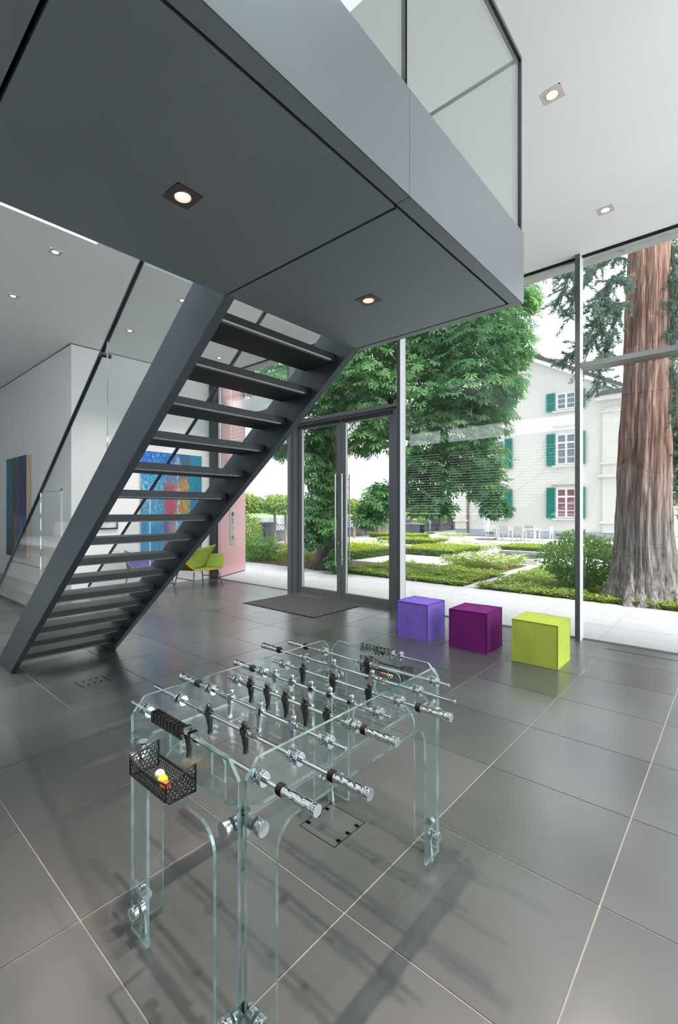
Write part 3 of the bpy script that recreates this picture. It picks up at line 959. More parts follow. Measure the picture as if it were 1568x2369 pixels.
# score counters riding on the top edge of the end panels
def counter(y, xs, sep):
    t = MB().box(xs - 0.004, xs + 0.28, y - 0.0015 + th / 2, y + 0.0015 + th / 2, TZ1 - 0.012, TZ1 - 0.006).build('score_counter', M['chrome'], tab)
    for k in range(10):
        x = xs + 0.0225 * k + (sep if k == 9 else 0.0)
        q = MB()
        ya, yb = y - 0.010, y + th + 0.010
        q.box(x, x + 0.0178, ya, yb, TZ1 - 0.003, TZ1 + 0.014)
        q.box(x, x + 0.0178, ya, y - 0.0015, TZ1 - 0.024, TZ1 - 0.003); q.box(x, x + 0.0178, y + th + 0.0015, yb, TZ1 - 0.024, TZ1 - 0.003)
        q.build('counter_cube', M['chrome'] if y > 1 else M['bronze'], t)
counter(TY0, -1.540, 0.030)
counter(TY1 - th, -1.500, 0.030)
# net baskets that catch the balls outside each goal
M['net'] = mat('black_elastic_net', (0.012, 0.012, 0.013), 0.55)
def hexnet(m, O, U, V, w, h, mask, r=0.0016, s=0.0085):
    """honeycomb of thin cords on the patch O + u U + v V"""
    O, U, V = Vector(O), Vector(U), Vector(V)
    seen = set()
    dx, dy = s * math.sqrt(3), s * 1.5
    for j in range(-1, int(h / dy) + 2):
        for i in range(-1, int(w / dx) + 2):
            cx, cy = (i + 0.5 * (j % 2)) * dx, j * dy
            for k in range(6):
                a0, a1 = PI / 6 + k * PI / 3, PI / 6 + (k + 1) * PI / 3
                p, q = (cx + s * math.cos(a0), cy + s * math.sin(a0)), (cx + s * math.cos(a1), cy + s * math.sin(a1))
                key = (round((p[0] + q[0]) * 2000), round((p[1] + q[1]) * 2000))
                if key in seen:
                    continue
                seen.add(key)
                if mask(*p) and mask(*q):
                    m.cyl(O + U * p[0] + V * p[1], O + U * q[0] + V * q[1], r, 4, caps=False)
def basket(yw, sgn, x0, x1, z0, zt):
    """tray hung on the end panel; sgn points away from the table"""
    L, D, Hh = x1 - x0, 0.105, zt - z0
    frame = MB()
    def S(u):      # height of the side ear at distance u from the glass
        return Hh * (1 - 0.30 * (u / D)) if u < 0.055 else Hh * (0.843 - 0.12 * ((u - 0.055) / (D - 0.055)))
    def rim(x):
        return [(x, yw, z0), (x, yw, zt), (x, yw + sgn * 0.055, z0 + S(0.055 - 1e-6)), (x, yw + sgn * D, z0 + S(D)), (x, yw + sgn * D, z0 + 0.012), (x, yw + sgn * (D - 0.012), z0)]
    for x in (x0, x1):
        frame.tube(rim(x), 0.0034, 6, closed=True)
    frame.tube([(x0, yw + sgn * D, z0 + S(D)), (x0 + L * 0.25, yw + sgn * (D - 0.002), z0 + 0.050), (x0 + L * 0.75, yw + sgn * (D - 0.002), z0 + 0.050), (x1, yw + sgn * D, z0 + S(D))], 0.0034, 6)
    frame.tube([(x0, yw + sgn * D, z0 + 0.010), (x1, yw + sgn * D, z0 + 0.010)], 0.0034, 6)
    frame.tube([(x0, yw + sgn * 0.004, z0 + Hh * 0.45), (x1, yw + sgn * 0.004, z0 + Hh * 0.45)], 0.004, 6)
    b = frame.build('ball_basket', M['net'], tab, smooth=True)
    n = MB()
    hexnet(n, (x0, yw + sgn * 0.001, z0), (1, 0, 0), (0, sgn, 0), L, D, lambda u, v: 0 <= u <= L and 0 <= v <= D)
    hexnet(n, (x0, yw + sgn * D, z0), (1, 0, 0), (0, 0, 1), L, Hh, lambda u, v: 0 <= u <= L and 0 <= v <= 0.050 + (0.012 * abs(2 * u / L - 1) ** 3))
    hexnet(n, (x0, yw + sgn * 0.003, z0), (1, 0, 0), (0, 0, 1), L, Hh, lambda u, v: 0 <= u <= L and 0 <= v <= Hh * 0.45)
    for x in (x0, x1):
        hexnet(n, (x, yw, z0), (0, sgn, 0), (0, 0, 1), D, Hh, lambda u, v: 0 <= u <= D and 0 <= v <= S(u))
    nn = n.build('net', M['net'], b)
    return b
basket(TY0 - 0.002, -1, -1.500, -1.272, 0.742, 0.828)
basket(TY1 + 0.002, 1, -1.515, -1.258, 0.748, 0.848)
# balls in the baskets
M['ball_orange'] = mat('orange_ball', (0.95, 0.18, 0.03), 0.45)
M['ball_yellow'] = mat('yellow_ball', (0.92, 0.78, 0.04), 0.45)
M['ball_white'] = mat('white_ball', (0.86, 0.80, 0.76), 0.45)
M['ball_cork'] = mat('tan_cork_ball', (0.62, 0.30, 0.17), 0.7, var=0.2, vscale=60)
def ball(x, y, z, mm, label):
    return tag(MB().sphere((x, y, z), 0.0172, 20, 12).build('table_ball', mm, smooth=True), label, 'ball', 'table football balls')
ball(-1.335, 0.778, 0.760, M['ball_orange'], 'orange ball in the near net basket')
ball(-1.372, 0.790, 0.760, M['ball_yellow'], 'yellow ball in the near net basket')
ball(-1.408, 0.800, 0.760, M['ball_white'], 'white ball in the near net basket behind the yellow one')
ball(-1.392, 2.095, 0.766, M['ball_cork'], 'tan cork ball in the far net basket')
ball(-1.352, 2.095, 0.766, M['ball_white'], 'white ball in the far net basket')
# ================================================================== fabric cubes by the glass
def fabric(name, col, vs=500):
    m, t, o = nt(name)
    b = pbsdf(t, col, 0.85, 0, 0.15)
    n = noise(t, 5.0, 5, objco(t))
    r = ramp(t, [(0.3, tuple(q * 0.90 for q in col)), (0.7, tuple(min(1, q * 1.08) for q in col))])
    t.links.new(n.outputs['Fac'], r.inputs['Fac']); t.links.new(r.outputs['Color'], b.inputs['Base Color'])
    n2 = noise(t, vs, 2, objco(t))
    bp = t.nodes.new('ShaderNodeBump'); bp.inputs['Strength'].default_value = 0.25; bp.inputs['Distance'].default_value = 0.003
    t.links.new(n2.outputs['Fac'], bp.inputs['Height']); t.links.new(bp.outputs['Normal'], b.inputs['Normal'])
    t.links.new(b.outputs['BSDF'], o.inputs['Surface'])
    return m
def cube_pouf(x0, x1, y0, y1, h, col, seam, label, seed):
    rnd = random.Random(seed)
    t = thing('cube_pouf', label, 'pouf', ((x0 + x1) / 2, (y0 + y1) / 2, 0), 'fabric cubes along the window')
    fm, sm = fabric(label.split()[0] + '_felt', col), fabric(label.split()[0] + '_felt_seam', seam)
    n = 10
    m = MB()
    cx, cy = (x0 + x1) / 2, (y0 + y1) / 2
    sx, sy = (x1 - x0) / 2, (y1 - y0) / 2
    wob = [rnd.uniform(-0.004, 0.004) for _ in range(8)]
    def P(a, b, c):      # a,b in -1..1, c in 0..1
        bul = 0.006 * (1 - a * a) * (1 - b * b) * (1 if c == 1 else 0)
        side = 0.005 * math.sin(PI * min(1, max(0, c)))
        dx = side * (1 if a == 1 else -1 if a == -1 else 0) * (1 - b * b)
        dy = side * (1 if b == 1 else -1 if b == -1 else 0) * (1 - a * a)
        return (cx + sx * a * (0.992 if c > 0 else 1) + dx, cy + sy * b * (0.992 if c > 0 else 1) + dy, 0.001 + (h - 0.001) * c - bul + wob[0] * a * c + wob[1] * b * c)
    g = [-1 + 2 * k / n for k in range(n + 1)]; gz = [k / n for k in range(n + 1)]
    def grid(fn):
        v = [fn(i, j) for j in range(n + 1) for i in range(n + 1)]
        m.add(v, [(j * (n + 1) + i, j * (n + 1) + i + 1, (j + 1) * (n + 1) + i + 1, (j + 1) * (n + 1) + i) for j in range(n) for i in range(n)])
    grid(lambda i, j: P(g[i], g[j], 1)); grid(lambda i, j: P(g[j], g[i], 0))
    grid(lambda i, j: P(g[i], -1, gz[j])); grid(lambda i, j: P(-g[i], 1, gz[j]))
    grid(lambda i, j: P(1, g[i], gz[j])); grid(lambda i, j: P(-1, -g[i], gz[j]))
    m.build('cover', fm, t)
    lo = P(-1, -1, 1)
    for seg in ([P(a, -1, 1) for a in g], [P(a, 1, 1) for a in g], [P(-1, a, 1) for a in g], [P(1, a, 1) for a in g],
                [P(-1, -1, c) for c in gz], [P(1, -1, c) for c in gz], [P(-1, 1, c) for c in gz], [P(1, 1, c) for c in gz]):
        seg = [(p[0] + 0.002 * (1 if p[0] > cx else -1), p[1] + 0.002 * (1 if p[1] > cy else -1), max(0.005, p[2] + (0.001 if p[2] > h * .9 else 0) + rnd.uniform(-0.0012, 0.0012))) for p in seg]
        MB().tube(seg, 0.0042, 6).build('piping', sm, t, smooth=True)
    return t
cube_pouf(-1.830, -1.377, 5.264, 5.722, 0.456, (0.46, 0.545, 0.085), (0.36, 0.44, 0.06), 'lime green felt cube pouf, rightmost of three beside the tall post', 1)
cube_pouf(-2.568, -2.116, 5.282, 5.735, 0.462, (0.185, 0.020, 0.165), (0.08, 0.009, 0.08), 'plum purple felt cube pouf in the middle of the row', 2)
cube_pouf(-3.299, -2.860, 5.288, 5.742, 0.456, (0.23, 0.15, 0.62), (0.09, 0.05, 0.28), 'violet blue felt cube pouf nearest the entrance door', 3)

# ================================================================== door mat
def mat_mat():
    m, t, o = nt('grey_ribbed_door_mat')
    b = pbsdf(t, (0.1, 0.1, 0.1), 0.95, 0, 0.1)
    n = noise(t, 160, 3, objco(t)); r = ramp(t, [(0.3, (0.04, 0.041, 0.041)), (0.7, (0.13, 0.132, 0.13))])
    t.links.new(n.outputs['Fac'], r.inputs['Fac']); t.links.new(r.outputs['Color'], b.inputs['Base Color'])
    bp = t.nodes.new('ShaderNodeBump'); bp.inputs['Strength'].default_value = 0.6; bp.inputs['Distance'].default_value = 0.004
    t.links.new(n.outputs['Fac'], bp.inputs['Height']); t.links.new(bp.outputs['Normal'], b.inputs['Normal'])
    t.links.new(b.outputs['BSDF'], o.inputs['Surface'])
    return m
dm = thing('door_mat', 'dark grey door mat lying in front of the glass entrance', 'door mat', (-5.6, 5.88, 0))
MB().box(-6.43, -4.77, 5.29, 6.465, 0.0005, 0.010).build('pile', mat_mat(), dm)
MB().box(-6.448, -4.755, 5.272, 6.482, 0.0005, 0.005).build('rubber_border', M['rubber'], dm)

# ================================================================== paintings
def math_n(t, op, a, b=None):
    n = t.nodes.new('ShaderNodeMath'); n.operation = op
    for k, q in enumerate((a, b)):
        if q is None: continue
        if isinstance(q, (int, float)): n.inputs[k].default_value = q
        else: t.links.new(q, n.inputs[k])
    return n.outputs[0]
def band(t, x, a, b, s=0.02):
    """1 between a and b with soft flanks"""
    def st(e0, e1):
        m = t.nodes.new('ShaderNodeMapRange'); m.interpolation_type = 'SMOOTHSTEP'
        m.inputs['From Min'].default_value = e0; m.inputs['From Max'].default_value = e1
        t.links.new(x, m.inputs['Value']); return m.outputs['Result']
    return math_n(t, 'MULTIPLY', st(a - s, a + s), math_n(t, 'SUBTRACT', 1.0, st(b - s, b + s)))
def mixc(t, fac, a, b):
    n = t.nodes.new('ShaderNodeMix'); n.data_type = 'RGBA'
    t.links.new(fac, n.inputs['Factor'])
    for q, k in ((a, 6), (b, 7)):
        if isinstance(q, tuple): n.inputs[k].default_value = (*q, 1)
        else: t.links.new(q, n.inputs[k])
    return n.outputs[2]
def paint_mat(name, axis, u0, ul, v0, vl, ops, base, flip=False):
    m, t, o = nt(name)
    g = t.nodes.new('ShaderNodeNewGeometry')
    sp = t.nodes.new('ShaderNodeSeparateXYZ'); t.links.new(g.outputs['Position'], sp.inputs[0])
    mp = t.nodes.new('ShaderNodeMapping'); mp.inputs['Scale'].default_value = (7, 7, 2.2); t.links.new(g.outputs['Position'], mp.inputs['Vector'])
    n1 = noise(t, 1.0, 5, mp.outputs['Vector'], 0.6, 0.8)
    n2 = noise(t, 6.0, 6, mp.outputs['Vector'], 0.7, 0.3)
    n3 = noise(t, 2.6, 5, mp.outputs['Vector'], 0.65, 1.2)
    wob = math_n(t, 'MULTIPLY', math_n(t, 'SUBTRACT', n3.outputs['Fac'], 0.5), 0.26)
    u = math_n(t, 'ADD', math_n(t, 'DIVIDE', math_n(t, 'SUBTRACT', sp.outputs['X' if axis == 'x' else 'Y'], u0), ul), wob)
    v = math_n(t, 'ADD', math_n(t, 'DIVIDE', math_n(t, 'SUBTRACT', sp.outputs['Z'], v0), vl), math_n(t, 'MULTIPLY', wob, 0.8))
    r = ramp(t, base); t.links.new(n1.outputs['Fac'], r.inputs['Fac'])
    c = r.outputs['Color']
    for (ua, ub, va, vb, col, kind, amt) in ops:
        f = math_n(t, 'MULTIPLY', band(t, u, ua, ub, 0.022), band(t, v, va, vb, 0.03))
        if kind:
            src = {1: n2, 2: n3}[kind]
            fl = t.nodes.new('ShaderNodeMapRange'); fl.inputs['From Min'].default_value = amt - 0.05; fl.inputs['From Max'].default_value = amt + 0.05
            t.links.new(src.outputs['Fac'], fl.inputs['Value'])
            f = math_n(t, 'MULTIPLY', f, fl.outputs['Result'])
        else:
            f = math_n(t, 'MULTIPLY', f, amt)
        c = mixc(t, f, c, col)
    b = pbsdf(t, (0.1, 0.2, 0.5), 0.45, 0, 0.4)
    t.links.new(c, b.inputs['Base Color'])
    bp = t.nodes.new('ShaderNodeBump'); bp.inputs['Strength'].default_value = 0.5; bp.inputs['Distance'].default_value = 0.01
    t.links.new(n2.outputs['Fac'], bp.inputs['Height']); t.links.new(bp.outputs['Normal'], b.inputs['Normal'])
    t.links.new(b.outputs['BSDF'], o.inputs['Surface'])
    return m
M['canvas'] = mat('canvas_edge', (0.55, 0.42, 0.30), 0.8)
BL = (0.012, 0.16, 0.50); TE = (0.008, 0.22, 0.36)
p2m = paint_mat('bright_blue_abstract', 'y', 4.885, 1.535, 0.70, 2.23, [
    (-.1, .60, -.1, 1.1, (0.05, 0.30, 0.52), 2, .50), (-.1, .40, .30, .75, (0.45, 0.66, 0.80), 1, .56), (-.1, .60, .80, 1.1, (0.02, 0.13, 0.55), 2, .47),
    (.05, .58, .78, 1.1, (0.50, 0.68, 0.85), 1, .60), (.60, 1.2, -.1, 1.2, TE, 0, .85), (.60, .78, .70, 1.2, (0.05, 0.12, 0.20), 0, .8), (.78, 1.2, .55, 1.2, (0.02, 0.27, 0.42), 2, .5),
    (.36, .56, .36, .70, (0.48, 0.06, 0.09), 0, .92), (.36, .43, .08, .36, (0.36, 0.05, 0.09), 2, .45), (.47, .54, .08, .36, (0.50, 0.07, 0.07), 0, .8), (.40, .56, .66, .84, (0.30, 0.20, 0.26), 1, .5),
    (.55, .61, .02, .95, (0.75, 0.76, 0.78), 1, .50), (.60, .76, .36, .76, (0.30, 0.22, 0.10), 0, .75), (.60, .76, .38, .74, (0.78, 0.40, 0.03), 1, .50), (.61, .66, .40, .78, (0.50, 0.06, 0.04), 1, .54), (.40, .56, .40, .66, (0.62, 0.16, 0.16), 1, .56)],
    [(0.30, (0.01, 0.12, 0.42)), (0.48, (0.01, 0.24, 0.55)), (0.60, (0.03, 0.33, 0.55)), (0.72, (0.25, 0.50, 0.68))])
pt = thing('wall_painting', 'large bright blue abstract painting with red figure on the white wall', 'painting', (XW + 0.03, 5.65, 0.70))
MB().box(XW + 0.004, XW + 0.045, 4.885, 6.42, 0.70, 2.93).build('stretcher', M['canvas'], pt)
MB().box(XW + 0.045, XW + 0.049, 4.885, 6.42, 0.70, 2.93).build('canvas', p2m, pt)
p1m = paint_mat('dark_blue_abstract', 'x', -13.31, 1.53, 0.55, 2.35, [
    (-.1, .34, -.1, 1.1, (0.004, 0.12, 0.17), 0, .8), (-.1, .36, .3, 1.1, (0.01, 0.22, 0.27), 2, .53), (.36, .58, -.1, 1.1, (0.035, 0.03, 0.02), 0, .85), (.37, .57, .72, 1.1, (0.06, 0.09, 0.035), 2, .45),
    (.40, .56, .10, .45, (0.24, 0.19, 0.09), 2, .42), (.42, .54, .42, .70, (0.10, 0.03, 0.02), 2, .46), (.57, .64, .30, 1.1, (0.30, 0.36, 0.40), 1, .56), (.60, 1.1, .10, .42, (0.10, 0.18, 0.42), 2, .46), (.64, 1.1, .3, 1.1, (0.30, 0.38, 0.5), 1, .68), (-.1, 1.1, -.2, .10, (0.003, 0.006, 0.012), 0, .85)],
    [(0.30, (0.003, 0.018, 0.075)), (0.55, (0.006, 0.04, 0.16)), (0.72, (0.015, 0.08, 0.24))])
pt = thing('wall_painting', 'dark blue and brown abstract painting on the side hall wall at left', 'painting', (-12.54, 3.44, 0.55))
MB().box(-13.31, -11.78, 3.385, 3.474, 0.55, 2.90).build('stretcher', M['canvas'], pt)
MB().box(-13.31, -11.78, 3.380, 3.385, 0.55, 2.90).build('canvas', p1m, pt)
M['print'] = mat('pale_print', (0.60, 0.62, 0.66), 0.3, var=0.25, vscale=9)
pf = thing('framed_picture', 'small black framed picture on the white wall, seen between the treads', 'picture frame', (XW + 0.02, 4.1, 1.26))
fr = MB()
y0, y1, z0, z1 = 3.80, 4.385, 1.26, 1.505
fr.box(XW + 0.003, XW + 0.035, y0, y1, z0, z0 + .03).box(XW + 0.003, XW + 0.035, y0, y1, z1 - .02, z1).box(XW + 0.003, XW + 0.035, y0, y0 + .02, z0, z1).box(XW + 0.003, XW + 0.035, y1 - .02, y1, z0, z1)
fr.build('frame', M['rail'], pf)
MB().box(XW + 0.003, XW + 0.012, y0 + .02, y1 - .02, z0 + .03, z1 - .02).build('print', M['print'], pf)

# ================================================================== lounge chairs
def lounge_chair(cx, cy, shell_col, edge_col, leg_col, label, word):
    t = thing('lounge_chair', label, 'lounge chair', (cx, cy, 0), 'felt lounge chairs by the painting')
    sm, em = fabric(word + '_felt_shell', shell_col), fabric(word + '_shell_edge', edge_col)
    def patch(name, fn, nu=12, nv=8, flip=False):
        v = [fn(i / nu, j / nv) for j in range(nv + 1) for i in range(nu + 1)]
        v = [(cx + p[0], cy + p[1], p[2]) for p in v]
        f = [(j * (nu + 1) + i, j * (nu + 1) + i + 1, (j + 1) * (nu + 1) + i + 1, (j + 1) * (nu + 1) + i) for j in range(nv) for i in range(nu)]
        if flip: f = [q[::-1] for q in f]
        o = MB().add(v, f).build(name, [sm, em], t, smooth=True, sharp=60)
        s = o.modifiers.new('thickness', 'SOLIDIFY'); s.thickness = 0.018; s.offset = 0; s.material_offset_rim = 1
        return o
    def seat(u, v):
        a = 2 * u - 1
        return (0.40 - 0.66 * v, 0.34 * a * (1 - 0.06 * v), 0.385 - 0.05 * v + 0.02 * a * a - 0.015 * (1 - v) * 0)
    def back(u, v):
        a = 2 * u - 1
        b0 = Vector((-0.26, 0.32 * a, 0.335 + 0.02 * a * a))
        b1 = Vector((-0.31 + 0.26 * abs(a) ** 2.2, 0.50 * a, 0.76 + 0.12 * abs(a) ** 1.6))
        p = b0.lerp(b1, v); p.x -= 0.05 * math.sin(PI * v) * (1 - a * a)
        return tuple(p)
    patch('seat', seat); patch('backrest', back)
    for s in (-1, 1):
        A, B = Vector((0.38, 0.335 * s, 0.40)), Vector((-0.26, 0.325 * s, 0.355))
        D, C = Vector((0.16, 0.56 * s, 0.69)), Vector((-0.14, 0.425 * s, 0.66))
        def wing(u, v):
            p = (A.lerp(B, u)).lerp(D.lerp(C, u), v)
            p.y += s * 0.03 * math.sin(PI * v) * (1 - u)
            return tuple(p)
        patch('armrest', wing, 8, 8)
    legs = {}
    for (sx, sy) in ((1, 1), (1, -1), (-1, 1), (-1, -1)):
        top = (cx + 0.30 * sx - 0.02, cy + 0.30 * sy, 0.35); bot = (cx + 0.365 * sx + 0.0, cy + 0.368 * sy, 0.0)
        legs[(sx, sy)] = (top, bot)
        MB().cyl(bot, top, 0.011, 10, r2=0.014).build('leg', leg_col, t, smooth=True)
    for sy in (1, -1):
        a, b = legs[(1, sy)], legs[(-1, sy)]
        p = Vector(a[1]).lerp(Vector(a[0]), 0.52); q = Vector(b[1]).lerp(Vector(b[0]), 0.52)
        MB().cyl(p, q, 0.010, 8).build('stretcher', leg_col, t, smooth=True)
    return t
M['leg_grey'] = mat('grey_lacquered_leg', (0.10, 0.11, 0.13), 0.35, 0.5)
lounge_chair(-8.60, 5.81, (0.22, 0.31, 0.055), (0.72, 0.28, 0.01), M['leg_grey'], 'lime green felt lounge chair with orange edges beside the pink wall', 'lime')
lounge_chair(-8.60, 4.67, (0.16, 0.12, 0.36), (0.45, 0.22, 0.16), M['leg_grey'], 'purple felt lounge chair in front of the blue painting, behind the stair', 'purple')

# ================================================================== reception counter and lamp (they mirror in the stair glass)
rc = thing('reception_counter', 'long white reception counter mirrored in the stair glass', 'counter', (-8.4, 0.0, 0))
MB().box(-10.6, -6.6, -0.45, 0.36, 0.06, 1.08).build('body', M['white_wall'], rc)
MB().box(-10.66, -6.54, -0.5, 0.42, 1.08, 1.12).build('worktop', M['ceiling'], rc)
MB().box(-10.5, -6.7, -0.4, 0.30, 0.0, 0.06).build('plinth', M['rail'], rc)
MB().box(-10.6, -6.6, 0.355, 0.364, 0.74, 0.755).build('drawer_joint', M['rail'], rc)
lp = thing('table_lamp', 'small lamp with a pale drum shade on the reception counter', 'table lamp', (-7.9, 0.05, 1.12))
M['shade'] = mat('pale_lamp_shade', (0.62, 0.62, 0.60), 0.8)
MB().lathe([(0.145, 0.12), (0.12, 0.34)], (-7.9, 0.05, 1.12), (0, 0, 1), 24).build('lamp_shade', M['shade'], lp, smooth=True)
MB().lathe([(0.08, 0.0), (0.08, 0.015), (0.02, 0.02), (0.018, 0.12)], (-7.9, 0.05, 1.12), (0, 0, 1), 18).build('lamp_base', M['steel_turned'], lp, smooth=True)

# ================================================================== pink outside wall with the entry phone
M['pink'] = mat('pink_enamelled_panel', (0.63, 0.37, 0.40), 0.25, 0, 0.6)
M['white_strip'] = mat('white_joint_strip', (0.85, 0.85, 0.85), 0.4)
A0 = Vector((-9.285, 6.83, 0)); DV = Vector((-0.66, 1.40, 0)); LEN = DV.length; DV = DV.normalized()
NV = Vector((DV.y, -DV.x, 0))          # faces the camera side
def on_pink(s, out, z):
    p = A0 + DV * s + NV * out
    return (p.x, p.y, z)
def pink_box(s0, s1, o0, o1, z0, z1):
    v = [on_pink(s0, o0, z0), on_pink(s1, o0, z0), on_pink(s1, o1, z0), on_pink(s0, o1, z0), on_pink(s0, o0, z1), on_pink(s1, o0, z1), on_pink(s1, o1, z1), on_pink(s0, o1, z1)]
    return MB().add(v, [(3, 2, 1, 0), (4, 5, 6, 7), (0, 1, 5, 4), (1, 2, 6, 5), (2, 3, 7, 6), (3, 0, 4, 7)])
pw = struct(pink_box(0, LEN, -0.22, -0.012, 0, 5.3).build('wall_outside', M['rail'], org=(-9.6, 7.5, 0)), 'pink clad outside wall beside the entrance')
js = 0.438 * LEN
pink_box(0, LEN, -0.012, 0, 0.02, 2.45).build('cladding_panel', M['pink'], pw)
pink_box(0, js - 0.010, -0.012, 0, 2.456, 5.3).build('cladding_panel', M['pink'], pw)
pink_box(js + 0.022, LEN, -0.012, 0, 2.456, 5.3).build('cladding_panel', M['pink'], pw)
pink_box(js - 0.004, js + 0.020, -0.012, 0.004, 2.456, 5.3).build('joint_strip', M['white_strip'], pw)
ip = thing('entry_phone', 'tall stainless entry phone panel on the pink wall', 'intercom', on_pink(0.48 * LEN, 0.01, 0.776))
i0, i1 = 0.400 * LEN, 0.560 * LEN
pink_box(i0, i1, 0.001, 0.018, 0.776, 1.657).build('face_plate', mat('pale_stainless', (0.62, 0.60, 0.55), 0.35, 0.6), ip)
iw = i1 - i0
def ib(a, b, z0, z1, mm, nm):
    return pink_box(i0 + iw * a, i0 + iw * b, 0.018, 0.021, z0, z1).build(nm, mm, ip)
M['screen'] = mat('dark_green_display', (0.012, 0.045, 0.04), 0.15)
M['pad'] = mat('slate_reader_pad', (0.15, 0.18, 0.24), 0.35)
M['key_grey'] = mat('grey_button', (0.38, 0.38, 0.36), 0.4)
ib(.25, .75, 1.50, 1.60, M['screen'], 'display')
for r_ in range(5):
    for c_ in range(4):
        ib(.24 + .14 * c_, .32 + .14 * c_, 1.44 - .034 * r_, 1.458 - .034 * r_, M['rail'], 'speaker_slot')
ib(.22, .78, 1.13, 1.24, M['key_grey'], 'call_button'); ib(.44, .56, 1.035, 1.07, M['rail'], 'key_slot'); ib(.24, .76, 0.90, 0.99, M['pad'], 'reader_pad')
# ================================================================== garden ground
M['paver'] = mat('pale_granite_paver', (0.56, 0.565, 0.575), 0.6, var=0.05, vscale=3, bump=0.1, bscale=120)
M['ground'] = mat('pale_gravel_paving', (0.62, 0.61, 0.59), 0.9, var=0.06, vscale=1.2)
M['stone_rim'] = mat('pale_stone_rim', (0.58, 0.58, 0.57), 0.6, var=0.05, vscale=4)
M['soil'] = mat('brown_soil', (0.15, 0.095, 0.06), 0.95, var=0.3, vscale=6, bump=0.4, bscale=60)
M['joint'] = mat('paver_joint', (0.36, 0.36, 0.36), 0.9)
gr = struct(MB().box(-18.55, 40, 9.6, 70, -0.4, -0.03).box(-18.55, -15.2, -30, 9.6, -0.4, -0.03).box(3.7, 40, -30, 9.6, -0.4, -0.03).build('ground', M['ground'], org=(0, 20, -0.4)), 'pale garden paving')
ter = struct(MB().box(-15.2, 3.75, YF + 0.08, 9.72, -0.30, -0.012).build('terrace', M['joint'], org=(-4, 8, -0.3)), 'pale granite terrace outside the glass')
pv = None
PWX, PWY = 1.02, 0.953
for i in range(18):
    for j in range(3):
        cx, cy = -14.6 + PWX * (i + 0.5) , 6.86 + PWY * (j + 0.5)
        if pv is None:
            o = MB().box(cx - PWX / 2 + .003, cx + PWX / 2 - .003, cy - PWY / 2 + .003, cy + PWY / 2 - .003, -0.03, -0.008).build('paver', M['paver'], ter)
            off = Vector((cx, cy, 0)) - WORLD[ter.name]
            o.data.transform(Matrix.Translation(-off)); o.location = off; pv = o.data
        else:
            inst(pv, 'paver', ter, (cx, cy, 0))
# stone path strips and soil beds
pth = struct(MB().box(-4.42, -4.10, 9.73, 15.0, -0.03, -0.006).build('garden_path', M['stone_rim'], org=(-4.2, 12, -0.03)), 'narrow stone path between the beds')
struct(MB().box(-9.0, -4.42, 12.35, 12.62, -0.03, -0.008).build('garden_path', M['stone_rim'], org=(-6, 12.5, -0.03)), 'stone edging behind the near left bed')
soilL = struct(MB().box(-13.0, -4.43, 9.74, 12.34, -0.03, -0.004).build('soil_bed', M['soil'], org=(-8, 11, -0.03)), 'soil of the left planting bed')
soilR = struct(MB().box(-4.09, 4.0, 9.74, 14.85, -0.03, -0.004).build('soil_bed', M['soil'], org=(0, 12, -0.03)), 'soil of the right planting bed')
soilF = struct(MB().box(-6.54, -4.72, 12.70, 14.80, -0.03, -0.002).build('soil_bed', M['soil'], org=(-5.6, 13.7, -0.03)), 'soil of the white rose bed')
# water basin
M['water'] = mat('dark_garden_water', (0.02, 0.05, 0.05), 0.03, 0, 0.9)
pool = thing('water_basin', 'shallow garden water basin with a pale stone rim', 'water basin', (-5.85, 17.0, 0))
m = MB()
for (a, b, c_, d) in ((-7.1, -4.6, 15.35, 15.6), (-7.1, -4.6, 18.45, 18.7), (-7.1, -6.9, 15.6, 18.45), (-4.8, -4.6, 15.6, 18.45)):
    m.box(a, b, c_, d, -0.02, 0.10)
m.build('rim', M['stone_rim'], pool)
MB().box(-6.9, -4.8, 15.6, 18.45, -0.02, 0.03).build('water', M['water'], pool)

# ================================================================== river, far bank
M['river'] = mat('grey_river_water', (0.30, 0.33, 0.35), 0.12, 0, 0.6, var=0.15, vscale=0.05, vstretch=(3, 0.6, 1), bump=0.3, bscale=0.6)
struct(MB().box(-262, -18.6, -60, 640, -3.4, -3.0).build('river', M['river'], org=(-140, 200, -3.4)), 'wide grey river behind the garden wall')
M['bank'] = mat('green_river_bank', (0.20, 0.33, 0.10), 0.9, var=0.2, vscale=0.05)
M['sand'] = mat('pale_sandy_shore', (0.50, 0.45, 0.38), 0.9)
bk = MB()
for k, (x, z) in enumerate([(-258, -3.05), (-264, -2.2), (-300, 1.2), (-420, 3.0)]):
    bk.v += [(x, -100, z), (x, 700, z)]
bk.f = [(0, 1, 3, 2), (2, 3, 5, 4), (4, 5, 7, 6)]; bk.m = [1, 0, 0]
struct(bk.build('river_bank', [M['bank'], M['sand']], org=(-300, 200, -3)), 'grassy far river bank')

